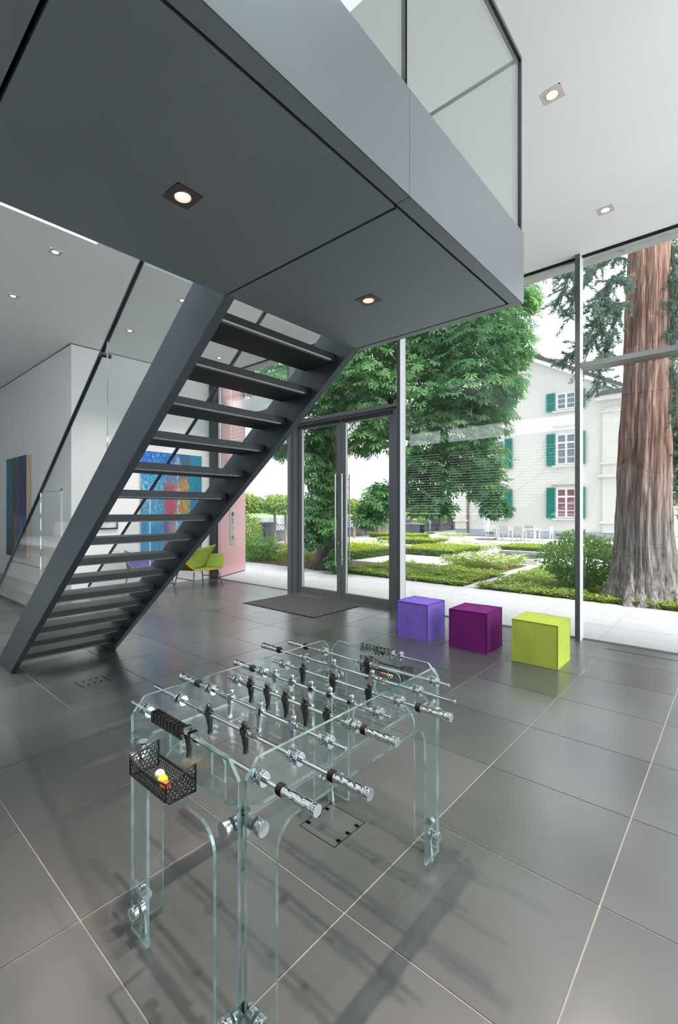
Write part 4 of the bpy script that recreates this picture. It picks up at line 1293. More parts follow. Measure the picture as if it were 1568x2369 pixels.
# ================================================================== quay wall with pillars and lattice railing
M['basalt'] = mat('grey_basalt', (0.17, 0.165, 0.17), 0.8, var=0.25, vscale=2.5, bump=0.3, bscale=30)
M['railing'] = mat('dark_green_lattice', (0.07, 0.11, 0.11), 0.5, 0.3)
qw = thing('quay_wall', 'low grey basalt quay wall along the river', 'garden wall', (-18.45, 27, 0))
PIL = [7.6, 12.2, 16.77, 21.3, 25.8, 30.8, 35.8, 38.45]
for a, b in zip(PIL[:-1], PIL[1:]):
    MB().box(-18.62, -18.30, a + 0.34, b - 0.34, -0.03, 0.48).build('wall_stone', M['basalt'], qw)
    MB().box(-18.66, -18.25, a + 0.34, b - 0.34, 0.48, 0.55).build('coping', M['basalt'], qw)
    r = MB()
    L = b - a - 0.68; n = int(L / 0.20)
    r.box(-18.47, -18.43, a + 0.34, b - 0.34, 0.86, 0.89); r.box(-18.47, -18.43, a + 0.34, b - 0.34, 0.55, 0.575)
    for k in range(-1, n + 1):
        for s in (1, -1):
            y0 = a + 0.34 + L * k / n; y1 = y0 + 0.31
            if y0 < a + 0.33 or y1 > b - 0.33: continue
            p, q = ((y0, 0.56), (y1, 0.87)) if s > 0 else ((y1, 0.56), (y0, 0.87))
            r.cyl((-18.45, p[0], p[1]), (-18.45, q[0], q[1]), 0.011, 4, caps=False)
    r.build('railing', M['railing'], qw)
for y in PIL:
    p = MB().box(-18.72, -18.20, y - 0.33, y + 0.33, -0.03, 0.90).build('pillar', M['basalt'], qw)
    MB().box(-18.80, -18.12, y - 0.41, y + 0.41, 0.90, 1.02).build('capstone', M['basalt'], p)
MB().sphere((-18.45, 35.8, 1.16), 0.15, 14, 9).build('stone_ball', M['basalt'], qw, smooth=True)

# ================================================================== white villa
M['render'] = mat('cream_white_render', (0.585, 0.57, 0.54), 0.85, var=0.02, vscale=0.6)
M['plinth'] = mat('blue_grey_plinth', (0.28, 0.33, 0.38), 0.7, var=0.05, vscale=1)
M['shutter'] = mat('teal_green_shutter', (0.012, 0.20, 0.17), 0.5)
M['slate'] = mat('dark_slate_roof', (0.075, 0.08, 0.09), 0.6, var=0.3, vscale=3)
M['win_white'] = mat('white_window_wood', (0.78, 0.78, 0.77), 0.45)
M['win_dark'] = mat('dark_window_glass', (0.10, 0.13, 0.17), 0.04, 0, 1.0)
M['win_red'] = mat('window_with_red_blind', (0.22, 0.085, 0.10), 0.05, 0, 0.9)
M['pipe'] = mat('dark_downpipe', (0.10, 0.08, 0.085), 0.45, 0.4)
HY, HX0, HX1 = 30.2, -14.18, -4.75
villa = thing('villa', 'cream three-storey villa with teal shutters and slate gable roof', 'house', (-9.46, HY, 0))
HC = (HX0 + HX1) / 2
EZ, RZh = 8.15, 10.85
MB().prism([(HX0, 0.42), (HX1, 0.42), (HX1, EZ), (HC, RZh), (HX0, EZ)], 'y', HY, HY + 11).build('wall', M['render'], villa)
MB().box(HX0 - 0.04, HX1 + 0.04, HY - 0.05, HY + 11, 0, 0.42).build('plinth', M['plinth'], villa)
sl = (RZh - EZ) / (HC - HX0)
for s in (-1, 1):
    e = HC + s * (HX1 - HC + 0.22)
    ez = RZh - sl * abs(e - HC)
    rf = MB().prism([(HC, RZh + 0.16), (e, ez + 0.16), (e, ez + 0.34), (HC, RZh + 0.36)], 'y', HY - 0.42, HY + 11.3).build('roof', M['slate'], villa)
    MB().prism([(HC, RZh - 0.06), (e, ez - 0.06), (e, ez + 0.16), (HC, RZh + 0.16)], 'y', HY - 0.38, HY - 0.02).build('verge_board', M['win_white'], rf)
    for k in range(26):
        a = (k + 0.5) / 26
        x = HC + (e - HC) * a; z = RZh + 0.36 + (ez + 0.34 - RZh - 0.36) * a
        MB().box(x - 0.07, x + 0.07, HY - 0.44, HY - 0.15, z - 0.03, z + 0.035).build('verge_tile', M['slate'], rf)
MB().box(-9.95, -9.10, HY + 0.5, HY + 1.2, 10.4, 11.15).box(-10.02, -9.03, HY + 0.43, HY + 1.27, 11.15, 11.25).build('chimney', M['slate'], villa)
def villa_window(cx, z0, z1, glass, rows, cor, sh=True):
    w = 0.50
    t = MB()
    t.box(cx - w - 0.12, cx - w, HY - 0.06, HY + 0.02, z0 - 0.05, z1 + 0.12).box(cx + w, cx + w + 0.12, HY - 0.06, HY + 0.02, z0 - 0.05, z1 + 0.12).box(cx - w, cx + w, HY - 0.06, HY + 0.02, z1, z1 + 0.12)
    t = t.build('window_surround', M['render'], villa)
    MB().box(cx - w, cx + w, HY - 0.005, HY + 0.01, z0, z1).build('pane', glass, t)
    f = MB()
    for (a, b) in ((cx - w, cx - w + .07), (cx - .05, cx + .05), (cx + w - .07, cx + w)):
        f.box(a, b, HY - 0.043, HY - 0.005, z0, z1)
    f.box(cx - w, cx + w, HY - 0.04, HY - 0.005, z0, z0 + .07).box(cx - w, cx + w, HY - 0.04, HY - 0.005, z1 - .06, z1)
    for k, q in enumerate(rows):
        zz = z0 + (z1 - z0) * q; hh = 0.05 if k == len(rows) - 1 and len(rows) > 2 else 0.018
        f.box(cx - w + 0.01, cx + w - 0.01, HY - 0.036, HY - 0.005, zz - hh, zz + hh)
    f.build('window_frame', M['win_white'], t)
    MB().box(cx - w - 0.22, cx + w + 0.22, HY - 0.14, HY, z0 - 0.15, z0 - 0.05).box(cx - w - 0.12, cx - w, HY - 0.09, HY, z0 - 0.26, z0 - 0.15).box(cx + w, cx + w + 0.12, HY - 0.09, HY, z0 - 0.26, z0 - 0.15).build('window_sill', M['render'], villa)
    if cor:
        MB().box(cx - w - 0.24, cx + w + 0.24, HY - 0.16, HY, cor, cor + 0.07).box(cx - w - 0.16, cx + w + 0.16, HY - 0.10, HY, cor - 0.07, cor).build('cornice', M['render'], villa)
    if sh:
        for s in (-1, 1):
            xa, xb = (cx - 1.04, cx - 0.56) if s < 0 else (cx + 0.53, cx + 1.0)
            q = MB().box(xa, xa + .06, HY - 0.14, HY - 0.09, z0 - .06, z1 + .06).box(xb - .06, xb, HY - 0.14, HY - 0.09, z0 - .06, z1 + .06)
            hgt = z1 - z0 + .12
            for zz in (z0 - .06, z0 - .06 + hgt * 0.40, z1):
                q.box(xa + 0.002, xb - 0.002, HY - 0.137, HY - 0.09, zz + 0.002, zz + .066)
            nsl = int(hgt / 0.072)
            for k in range(nsl):
                zz = z0 - .05 + hgt * k / nsl
                q.add([(xa, HY - .135, zz), (xb, HY - .135, zz), (xb, HY - .10, zz + .05), (xa, HY - .10, zz + .05)], [(0, 1, 2, 3)])
            q.box(xa, xb, HY - 0.10, HY - 0.085, z0 - .06, z1 + .06)
            q.build('shutter', M['shutter'], villa)
for cx in (-7.46, -11.46):
    villa_window(cx, 1.24, 2.93, M['win_red'] if cx > -9 else M['win_dark'], (.24, .50, .72), 3.20)
    villa_window(cx, 4.34, 6.10, M['win_dark'], (.24, .50, .72), 6.62)
    villa_window(cx, 7.55, 8.50, M['win_dark'], (.34, .67), None)
for s, (xa, xb) in ((1, (-5.68, -4.72)), (-1, (-14.22, -13.40))):
    pl = MB()
    n = 15
    for k in range(n):
        z0 = 0.42 + (7.3 - 0.42) * k / n
        pl.box(xa + (0.03 if s > 0 else 0), xb - (0.03 if s < 0 else 0), HY - 0.10, HY + 0.6, z0, z0 + (7.3 - 0.42) / n - 0.012)
    pl.box(xa + 0.05, xb - 0.05, HY - 0.094, HY + 0.55, 0.42, 7.3)
    pl.build('quoin', M['render'], villa)
    for (z, h, o_) in ((0.92, 0.12, 0.10), (3.48, 0.16, 0.14), (4.20, 0.10, 0.08), (7.05, 0.10, 0.06), (7.72, 0.26, 0.24)):
        MB().box(xa - o_, xb + o_, HY - 0.10 - o_, HY + 0.6, z, z + h).build('band', M['render'], villa)
    MB().prism([(xa - 0.3, 7.98), (xb + 0.3, 7.98), (xb + 0.05, 8.22), (xa + 0.05, 8.22)], 'y', HY - 0.42, HY + 0.3).build('cornice_roof', M['slate'], villa)
MB().cyl((-13.30, HY - 0.1, 0.0), (-13.30, HY - 0.1, 7.9), 0.05, 10).build('downpipe', M['pipe'], villa, smooth=True)
MB().cyl((-4.62, HY - 0.1, 0.5), (-4.62, HY - 0.1, 7.7), 0.05, 10).build('downpipe', M['steel_turned'], villa, smooth=True)
for (xa, xb) in ((-12.1, -11.25), (-8.0, -6.95)):
    MB().box(xa, xb, HY - 0.07, HY - 0.045, 0.16, 0.22).box(xa, xb, HY - 0.07, HY - 0.045, 0.25, 0.28).build('vent', M['pipe'], villa)
MB().box(-9.22, -9.08, HY - 0.03, HY, 2.62, 2.68).build('wall_plate', M['render'], villa)

# cream garden wall with hedge at far right
gw = thing('garden_wall', 'cream rendered garden wall right of the giant tree trunk', 'garden wall', (-1, 37.5, 0))
MB().box(-4.3, 8, 37.4, 37.7, 0, 1.85).build('wall', M['render'], gw)
MB().box(-4.35, 8, 37.35, 37.75, 1.85, 1.93).build('coping', M['stone_rim'], gw)

# ================================================================== garden furniture
M['alu'] = mat('white_garden_metal', (0.62, 0.62, 0.60), 0.4)
M['mesh'] = mat('taupe_mesh_fabric', (0.42, 0.40, 0.38), 0.8)
gt = thing('garden_table', 'long white garden table in front of the villa', 'table', (-9.2, 26.95, 0))
MB().box(-10.15, -8.0, 26.6, 27.45, 0.60, 0.64).build('tabletop', M['alu'], gt)
for (x, y) in ((-10.08, 26.66), (-8.08, 26.66), (-10.08, 27.39), (-8.08, 27.39)):
    MB().box(x - .035, x + .035, y - .035, y + .035, 0, 0.60).build('leg', M['alu'], gt)
def garden_chair(x, y, face, label):
    t = thing('garden_chair', label, 'chair', (x, y, 0), 'garden chairs around the table')
    c, s = math.cos(face), math.sin(face)
    P = lambda a, b, z: (x + a * c - b * s, y + a * s + b * c, z)
    def pbox(a0, a1, b0, b1, z0, z1):
        v = [P(a0, b0, z0), P(a1, b0, z0), P(a1, b1, z0), P(a0, b1, z0), P(a0, b0, z1), P(a1, b0, z1), P(a1, b1, z1), P(a0, b1, z1)]
        return MB().add(v, [(3, 2, 1, 0), (4, 5, 6, 7), (0, 1, 5, 4), (1, 2, 6, 5), (2, 3, 7, 6), (3, 0, 4, 7)])
    pbox(-.25, .25, -.25, .25, .37, .40).build('seat', M['mesh'], t)
    pbox(-.27, -.24, -.24, .24, .44, .80).build('backrest', M['mesh'], t)
    for a in (-.255, .255):
        for b in (-.255, .255):
            pbox(a - .02, a + .02, b - .02, b + .02, 0, .80 if a < 0 else .56).build('leg', M['alu'], t)
    for b in (-.255, .255):
        pbox(-.27, .27, b - .025, b + .025, .56, .59).build('armrest', M['alu'], t)
    return t
garden_chair(-9.45, 26.15, PI / 2, 'garden chair on the near side of the table, nearest the grey parasol')
garden_chair(-8.70, 26.10, PI / 2, 'garden chair on the near side of the table, right one of the pair')
garden_chair(-7.62, 26.95, PI, 'garden chair at the right end of the long white table')
garden_chair(-10.62, 27.75, -0.3, 'garden chair at the left end of the long white table')
garden_chair(-8.85, 27.85, -PI / 2, 'garden chair behind the long white table against the villa')
def closed_parasol(x, y, z0, z1, r, fab, label, plate):
    t = thing('closed_parasol', label, 'parasol', (x, y, 0))
    MB().cyl((x, y, 0.0), (x, y, z1), 0.028, 10).build('pole', M['alu'], t, smooth=True)
    n, rows = 24, 10
    v = []
    for j in range(rows + 1):
        a = j / rows
        rr = r * (0.10 + 0.9 * math.sin(PI * min(1, 0.18 + a * 0.62)))
        if 0.68 < a < 0.76: rr *= 0.72
        for k in range(n):
            q = rr * (1.0 if k % 3 else 0.72)
            v.append((x + q * math.cos(2 * PI * k / n), y + q * math.sin(2 * PI * k / n), z1 - (z1 - z0) * a))
    MB().add(v, [(j * n + k, j * n + (k + 1) % n, (j + 1) * n + (k + 1) % n, (j + 1) * n + k) for j in range(rows) for k in range(n)]).build('folded_canopy', fab, t)
    if plate:
        MB().box(x - .5, x + .5, y - .5, y + .5, 0.0, 0.05).build('base_plate', mat('grey_base_plate', (0.25, 0.25, 0.26), 0.6), t)
    else:
        MB().cyl((x, y, 0), (x, y, 0.06), 0.3, 16).build('base_plate', M['pipe'], t)
closed_parasol(-10.75, 26.8, 0.42, 1.93, 0.21, mat('grey_parasol_cloth', (0.66, 0.68, 0.72), 0.8), 'closed grey parasol standing left of the garden table', True)
closed_parasol(-16.5, 30.9, 0.95, 1.93, 0.16, mat('blue_parasol_cloth', (0.05, 0.14, 0.19), 0.8), 'closed dark blue parasol behind the outdoor kitchen', False)
ok = thing('outdoor_kitchen', 'dark grey outdoor kitchen unit near the quay wall', 'outdoor kitchen', (-17.0, 29.8, 0))
M['ok_grey'] = mat('dark_grey_unit', (0.085, 0.10, 0.12), 0.5)
MB().box(-17.7, -16.55, 29.45, 30.15, 0.0, 0.66).build('body', M['ok_grey'], ok)
MB().box(-17.74, -16.50, 29.40, 30.2, 0.66, 0.72).build('worktop', mat('grey_worktop', (0.22, 0.24, 0.26), 0.4), ok)
for k in range(3):
    MB().box(-16.55, -16.53, 29.5 + .21 * k, 29.68 + .21 * k, 0.08, 0.36).build('door', M['black_gap'], ok)
    MB().box(-16.55, -16.53, 29.5 + .21 * k, 29.68 + .21 * k, 0.40, 0.60).build('drawer', M['black_gap'], ok)
# ================================================================== foliage
LF = {}
LF['chestnut'] = leaf_mat('chestnut_leaf', (0.05, 0.15, 0.06), (0.13, 0.32, 0.13), (0.30, 0.50, 0.17), 0.5)
LF['sequoia'] = leaf_mat('sequoia_needle', (0.07, 0.135, 0.105), (0.15, 0.255, 0.195), (0.26, 0.37, 0.26), 0.4)
LF['cover'] = leaf_mat('ground_cover_leaf', (0.16, 0.26, 0.05), (0.36, 0.50, 0.12), (0.56, 0.68, 0.20), 0.4)
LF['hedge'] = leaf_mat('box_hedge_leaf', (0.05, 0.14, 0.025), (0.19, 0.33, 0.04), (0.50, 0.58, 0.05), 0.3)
LF['shrub'] = leaf_mat('glossy_shrub_leaf', (0.06, 0.17, 0.055), (0.17, 0.35, 0.11), (0.40, 0.56, 0.17), 0.4, 0.4)
LF['rose'] = leaf_mat('rose_leaf', (0.12, 0.20, 0.04), (0.28, 0.40, 0.08), (0.48, 0.58, 0.17), 0.4)
LF['plane'] = leaf_mat('plane_tree_leaf', (0.06, 0.12, 0.02), (0.16, 0.27, 0.05), (0.34, 0.44, 0.10), 0.35)
LF['far'] = leaf_mat('distant_tree_leaf', (0.02, 0.06, 0.025), (0.05, 0.11, 0.05), (0.12, 0.20, 0.08), 0.1)
M['petal'] = mat('white_petal', (0.82, 0.80, 0.76), 0.6)
M['bark'] = mat('grey_brown_bark', (0.13, 0.105, 0.09), 0.9, var=0.45, vscale=7, vstretch=(1.6, 1.6, 0.35), bump=0.8, bscale=14)
M['bark_light'] = mat('pale_plane_bark', (0.30, 0.26, 0.20), 0.85, var=0.25, vscale=8)

def simple_leaf():
    """pointed leaf folded along its middle: 5 points, 4 triangles, along +x"""
    v = np.array([[0, 0, 0], [0.45, 0.26, 0.05], [0.45, -0.26, 0.05], [1.0, 0, -0.06], [0.5, 0, -0.02]])
    f = np.array([[0, 4, 1], [0, 2, 4], [1, 4, 3], [4, 2, 3]])
    return v, f
def palm_leaf(k=6):
    vs, fs, b = [], [], 0
    angs = [-105, -62, -22, 22, 62, 105] if k == 6 else [-80, -40, 0, 40, 80]
    for a in angs:
        L = 1.0 - 0.30 * abs(a) / 105
        ca, sa = math.cos(math.radians(a)), math.sin(math.radians(a))
        loc = [(0.04, 0, 0), (0.66, 0.17, -0.07), (0.66, -0.17, -0.07), (1.0, 0, -0.24), (0.62, 0, -0.12)]
        for (x, y, z) in loc:
            x, y = x * L, y * L
            vs.append((x * ca - y * sa, x * sa + y * ca, z * L))
        fs += [(b, b + 4, b + 1), (b, b + 2, b + 4), (b + 1, b + 4, b + 3), (b + 4, b + 2, b + 3)]
        b += 5
    return np.array(vs), np.array(fs)
SLV, SLF = simple_leaf()
PLV, PLF = palm_leaf()

def rand_dirs(n, up=0.0, spread=1.0):
    d = RNG.normal(size=(n, 3)); d[:, 2] = d[:, 2] * spread + up
    return unit(d)
def leaf_soup(pos, dirs, normals, size, tone, tv=SLV, tf=SLF):
    R = frames(dirs, normals)
    V, F = scatter(tv, tf, pos, R, size)
    return V, F, np.repeat(tone, len(tv))

# ---------------------------------------------------------------- horse chestnut
BOUGHS = np.array([
(-4.95, 11.13, 5.92, 1.49, 1.20, 0.96), (-4.68, 12.07, 6.77, 1.11, 1.00, 0.78), (-5.81, 11.00, 6.32, 1.22, 1.30, 1.11), (-4.17, 11.86, 5.70, 0.53, 0.70, 0.59),
(-4.29, 11.75, 4.96, 0.59, 0.70, 0.59), (-4.73, 10.64, 4.61, 1.12, 1.00, 0.71), (-5.72, 10.40, 4.64, 0.75, 1.20, 0.96), (-4.44, 11.19, 3.94, 0.62, 0.70, 0.57),
(-4.95, 10.44, 3.49, 0.92, 0.90, 0.61), (-5.62, 10.22, 3.22, 0.63, 1.00, 0.84), (-4.51, 10.85, 2.88, 0.66, 0.70, 0.56), (-5.88, 10.25, 2.29, 0.48, 0.80, 0.64),
(-5.03, 10.37, 2.47, 0.46, 0.60, 0.41), (-4.35, 10.73, 2.25, 0.50, 0.50, 0.35), (-5.33, 10.09, 1.81, 0.61, 0.60, 0.29), (-4.09, 10.69, 1.75, 0.28, 0.40, 0.22),
(-6.95, 9.94, 5.32, 0.89, 1.20, 1.00), (-7.74, 9.88, 5.13, 0.81, 1.10, 0.93), (-8.25, 9.40, 4.55, 0.70, 0.90, 0.81), (-6.67, 9.92, 4.06, 0.66, 0.90, 0.66),
(-6.91, 9.70, 3.51, 0.60, 0.70, 0.44), (-6.39, 9.50, 1.97, 0.37, 0.60, 0.47), (-6.62, 9.29, 1.55, 0.31, 0.50, 0.29), (-8.36, 9.44, 3.64, 0.47, 0.50, 0.47),
(-8.44, 9.36, 2.82, 0.41, 0.50, 0.53), (-8.14, 9.64, 2.36, 0.41, 0.50, 0.53), (-8.38, 9.28, 1.77, 0.41, 0.50, 0.52), (-8.08, 9.56, 1.25, 0.41, 0.45, 0.41),
(-8.42, 9.24, 1.02, 0.37, 0.45, 0.32), (-7.74, 9.60, 0.40, 0.25, 0.35, 0.25), (-9.46, 8.95, 5.27, 1.08, 1.00, 0.96), (-10.19, 8.95, 4.78, 0.63, 0.60, 0.38),
(-9.51, 9.17, 3.61, 0.31, 0.50, 0.49), (-6.90, 10.67, 6.98, 1.62, 1.50, 1.39), (-5.97, 11.54, 7.79, 1.74, 1.50, 1.27), (-4.71, 12.45, 7.81, 1.03, 1.00, 0.80),
(-3.92, 12.50, 7.01, 0.24, 0.40, 0.27), (-8.40, 9.94, 6.47, 1.57, 1.40, 1.45)])
ct = thing('chestnut_tree', 'big horse chestnut tree with drooping palmate leaves outside the door', 'tree', (-8.6, 10.1, 0))
TRUNK = [(-8.62, 10.08, -0.02), (-8.55, 10.10, 0.3), (-8.42, 10.14, 0.8), (-8.38, 10.15, 1.6), (-8.44, 10.12, 2.6), (-8.55, 10.05, 3.8), (-8.5, 10.2, 5.2), (-8.3, 10.5, 6.8), (-8.0, 10.8, 8.4)]
tb = MB().tube(TRUNK, [0.52, 0.40, 0.36, 0.35, 0.33, 0.30, 0.26, 0.20, 0.10], 20).build('trunk', M['bark'], ct, smooth=True, sharp=180)
for (px, py, pz, sx, sy, sz) in BOUGHS:
    if pz < 4.3 or sx < 0.6:
        continue
    z0 = min(6.5, max(2.0, pz * 0.75 + 0.8)); 
    st = Vector((-8.45, 10.15, z0)); en = Vector((px, py, pz - 0.15)); mid = st.lerp(en, 0.5) + Vector((0, 0, 0.45))
    pts = [st.lerp(mid, t).lerp(mid.lerp(en, t), t) for t in (0, .2, .4, .6, .8, 1.0)]
    MB().tube(pts, [0.11, 0.085, 0.065, 0.05, 0.035, 0.015], 7).build('branch', M['bark'], ct, smooth=True)
pos, dirs, tone, nrms = [], [], [], []
for b in BOUGHS:
    c, r = b[:3], b[3:]
    n = int(60 + 150 * (r[0] * r[1] + r[0] * r[2] + r[1] * r[2]))
    d = rand_dirs(n)
    rad = RNG.uniform(0.45, 1.08, size=(n, 1))
    p = c + d * r * rad
    # leaves hang in loose drooping tiers, blades turned outwards and up
    tier = np.round((p[:, 2] - c[2]) / r[2] * 1.8) / 1.8
    p[:, 2] = c[2] + r[2] * (0.2 * tier + 0.8 * (p[:, 2] - c[2]) / r[2]) - 0.18 * np.hypot(d[:, 0], d[:, 1]) * r[2]
    out = d * np.array([1, 1, 0.15]) + RNG.normal(0, 0.40, (n, 3)); out[:, 2] -= 0.75
    nr = d * np.array([0.9, 0.9, 0.4]) + np.array([0, 0, 0.75]) + RNG.normal(0, 0.25, (n, 3))
    nrms.append(nr)
    pos.append(p); dirs.append(out)
    tone.append(np.clip(0.45 + RNG.normal(0, 0.16) + RNG.normal(0, 0.16, n), 0, 1))
pos, dirs, tone = np.concatenate(pos), np.concatenate(dirs), np.concatenate(tone)
nrm = np.concatenate(nrms)
size = RNG.uniform(0.15, 0.235, len(pos))
# the 300 leaves nearest the glass are leaves of their own, the rest one crown
dist = np.linalg.norm(pos - np.array([0, 0, 1.6]), axis=1) - 6 * size
own = np.argsort(dist)[:300]
mask = np.ones(len(pos), bool); mask[own] = False
V, F, Tn = leaf_soup(pos[mask], dirs[mask], nrm[mask], size[mask], tone[mask], PLV, PLF)
fo = np_obj('foliage', V, F, LF['chestnut'], Tn, ct); fo['kind'] = 'stuff'
variants = [np_mesh('chestnut_leaf', PLV, PLF, LF['chestnut'], np.full(len(PLV), tt)) for tt in (0.25, 0.4, 0.5, 0.6, 0.75)]
Rm = frames(dirs[own], nrm[own])
for k, i in enumerate(own):
    e = Matrix(Rm[k].tolist()).to_euler()
    inst(variants[k % 5], 'leaf', ct, tuple(pos[i]), e, (size[i],) * 3)
# flower candles gone to seed
cn = MB()
for k in range(46):
    b = BOUGHS[RNG.integers(0, 12)]
    d = rand_dirs(1)[0]; p = b[:3] + d * b[3:] * 0.95; p[2] = b[2] + abs(d[2]) * b[5]
    cn.cyl(p, p + np.array([RNG.normal(0, .03), RNG.normal(0, .03), 0.26]), 0.007, 4, r2=0.002)
cn.build('seed_stalks', mat('pale_seed_stalk', (0.45, 0.42, 0.16), 0.7), ct)['kind'] = 'stuff'

# ---------------------------------------------------------------- giant sequoia
def sequoia_bark():
    m, t, o = nt('fibrous_sequoia_bark')
    b = pbsdf(t, (0.3, 0.17, 0.13), 0.9, 0, 0.2)
    g = t.nodes.new('ShaderNodeNewGeometry')
    mp = t.nodes.new('ShaderNodeMapping'); mp.inputs['Scale'].default_value = (24, 24, 1.5); t.links.new(g.outputs['Position'], mp.inputs['Vector'])
    n = noise(t, 1.0, 7, mp.outputs['Vector'], 0.62, 0.5)
    r = ramp(t, [(0.30, (0.06, 0.033, 0.028)), (0.44, (0.25, 0.135, 0.10)), (0.56, (0.45, 0.28, 0.22)), (0.70, (0.66, 0.52, 0.45))])
    t.links.new(n.outputs['Fac'], r.inputs['Fac'])
    r2 = ramp(t, [(0.30, (0.05, 0.045, 0.043)), (0.46, (0.22, 0.20, 0.19)), (0.70, (0.52, 0.49, 0.46))])
    t.links.new(n.outputs['Fac'], r2.inputs['Fac'])
    sp = t.nodes.new('ShaderNodeSeparateXYZ'); t.links.new(g.outputs['Position'], sp.inputs[0])
    n2 = noise(t, 1.3, 4, g.outputs['Position'])
    z = math_n(t, 'ADD', sp.outputs['Z'], math_n(t, 'MULTIPLY', n2.outputs['Fac'], 1.6))
    mr = t.nodes.new('ShaderNodeMapRange'); mr.inputs['From Min'].default_value = 2.0; mr.inputs['From Max'].default_value = 3.6; t.links.new(z, mr.inputs['Value'])
    c = mixc(t, mr.outputs['Result'], r2.outputs['Color'], r.outputs['Color'])
    t.links.new(c, b.inputs['Base Color'])
    bp = t.nodes.new('ShaderNodeBump'); bp.inputs['Strength'].default_value = 0.9; bp.inputs['Distance'].default_value = 0.03
    t.links.new(n.outputs['Fac'], bp.inputs['Height']); t.links.new(bp.outputs['Normal'], b.inputs['Normal'])
    t.links.new(b.outputs['BSDF'], o.inputs['Surface'])
    return m
sq = thing('sequoia_tree', 'giant sequoia with thick fibrous red-brown trunk at right', 'tree', (-1.26, 10.32, 0))
zz = np.concatenate([np.linspace(-0.03, 1.2, 26), np.linspace(1.3, 11, 40)])
def rz(z):
    return np.interp(z, [-0.03, 0.12, 0.35, 0.7, 1.2, 2, 4, 6.1, 11], [0.72, 0.62, 0.525, 0.45, 0.41, 0.38, 0.33, 0.292, 0.24])
NA = 120
ang = np.linspace(0, 2 * PI, NA, endpoint=False)
V = []
for z in zz:
    r = rz(z)
    fl = np.exp(-max(z, 0) / 0.45)
    a = ang + 0.10 * math.sin(z * 0.9)
    rid = 0.020 * np.sin(9 * a + 1.3 * math.sin(z * 0.7)) + 0.014 * np.sin(21 * a + 2.1 * math.sin(z * 1.1 + 1)) + 0.009 * np.sin(43 * a + 3 * math.sin(z * 1.7))
    rid = rid * (1 + 1.2 * fl) + 0.05 * fl * np.sin(7 * a + 0.7) + 0.012 * np.sin(67 * a + 4 * math.sin(z * 2.3))
    cx = np.interp(z, [0, 1.5, 6.1, 11], [-1.28, -1.31, -1.23, -1.14]); cy = 10.34
    V.append(np.stack([cx + (r + rid) * np.cos(ang), cy + (r + rid) * np.sin(ang), np.full(NA, z)], 1))
V = np.concatenate(V)
Fq = []
for i in range(len(zz) - 1):
    for k in range(NA):
        q = (k + 1) % NA
        a0, b0, c0, d0 = i * NA + k, i * NA + q, (i + 1) * NA + q, (i + 1) * NA + k
        Fq += [(a0, b0, c0), (a0, c0, d0)]
tk = np_obj('trunk', V, np.array(Fq), sequoia_bark(), None, sq)
tk.data.polygons.foreach_set('use_smooth', [True] * len(tk.data.polygons))
SPR = [((-1.45, 9.99, 6.06), (-1.98, 8.97, 5.45)), ((-1.45, 9.99, 6.36), (-2.36, 9.30, 5.85)), ((-2.11, 9.40, 6.11), (-2.36, 9.03, 5.14)), ((-2.01, 9.09, 5.65), (-2.15, 8.95, 4.95)),
 ((-1.43, 9.96, 5.63), (-1.78, 8.75, 4.89)), ((-1.60, 9.47, 5.65), (-1.72, 9.08, 4.68)), ((-1.46, 9.94, 5.33), (-1.67, 9.13, 4.18)), ((-1.51, 9.89, 5.25), (-1.88, 8.79, 4.43)),
 ((-1.69, 9.25, 4.72), (-1.91, 8.77, 4.07)), ((-1.62, 9.18, 4.39), (-1.73, 8.80, 3.58)), ((-1.82, 9.26, 6.24), (-1.85, 8.96, 5.55)), ((-1.93, 9.16, 4.46), (-2.31, 9.08, 4.22)),
 ((-0.96, 10.48, 6.42), (-0.80, 10.22, 5.21)), ((-0.99, 10.45, 5.80), (-0.85, 10.18, 4.61)), ((-1.00, 10.58, 5.23), (-0.77, 10.25, 4.02)), ((-0.97, 10.61, 4.37), (-0.80, 10.22, 3.28)),
 ((-1.03, 10.83, 3.88), (-0.89, 10.69, 2.74)), ((-0.89, 10.69, 3.44), (-0.78, 10.51, 2.10)), ((-0.86, 10.71, 2.89), (-0.76, 10.54, 1.65)), ((-1.08, 10.78, 6.59), (-0.66, 10.90, 5.85)), ((-1.0, 11.33, 4.32), (-0.8, 11.33, 3.48)),
 ((-1.0, 11.6, 6.6), (-0.95, 11.3, 5.6)), ((-1.05, 11.6, 5.8), (-0.93, 11.3, 4.9)), ((-1.0, 11.6, 5.0), (-0.97, 11.3, 4.0)), ((-1.05, 11.7, 3.9), (-0.95, 11.4, 3.0)), ((-1.0, 11.7, 3.2), (-0.95, 11.4, 2.0)), ((-0.9, 10.9, 6.2), (-0.45, 10.7, 5.0)), ((-0.9, 10.9, 5.0), (-0.40, 10.7, 3.6)), ((-0.9, 10.9, 4.0), (-0.40, 10.8, 2.4))]
soups = []
brs = MB()
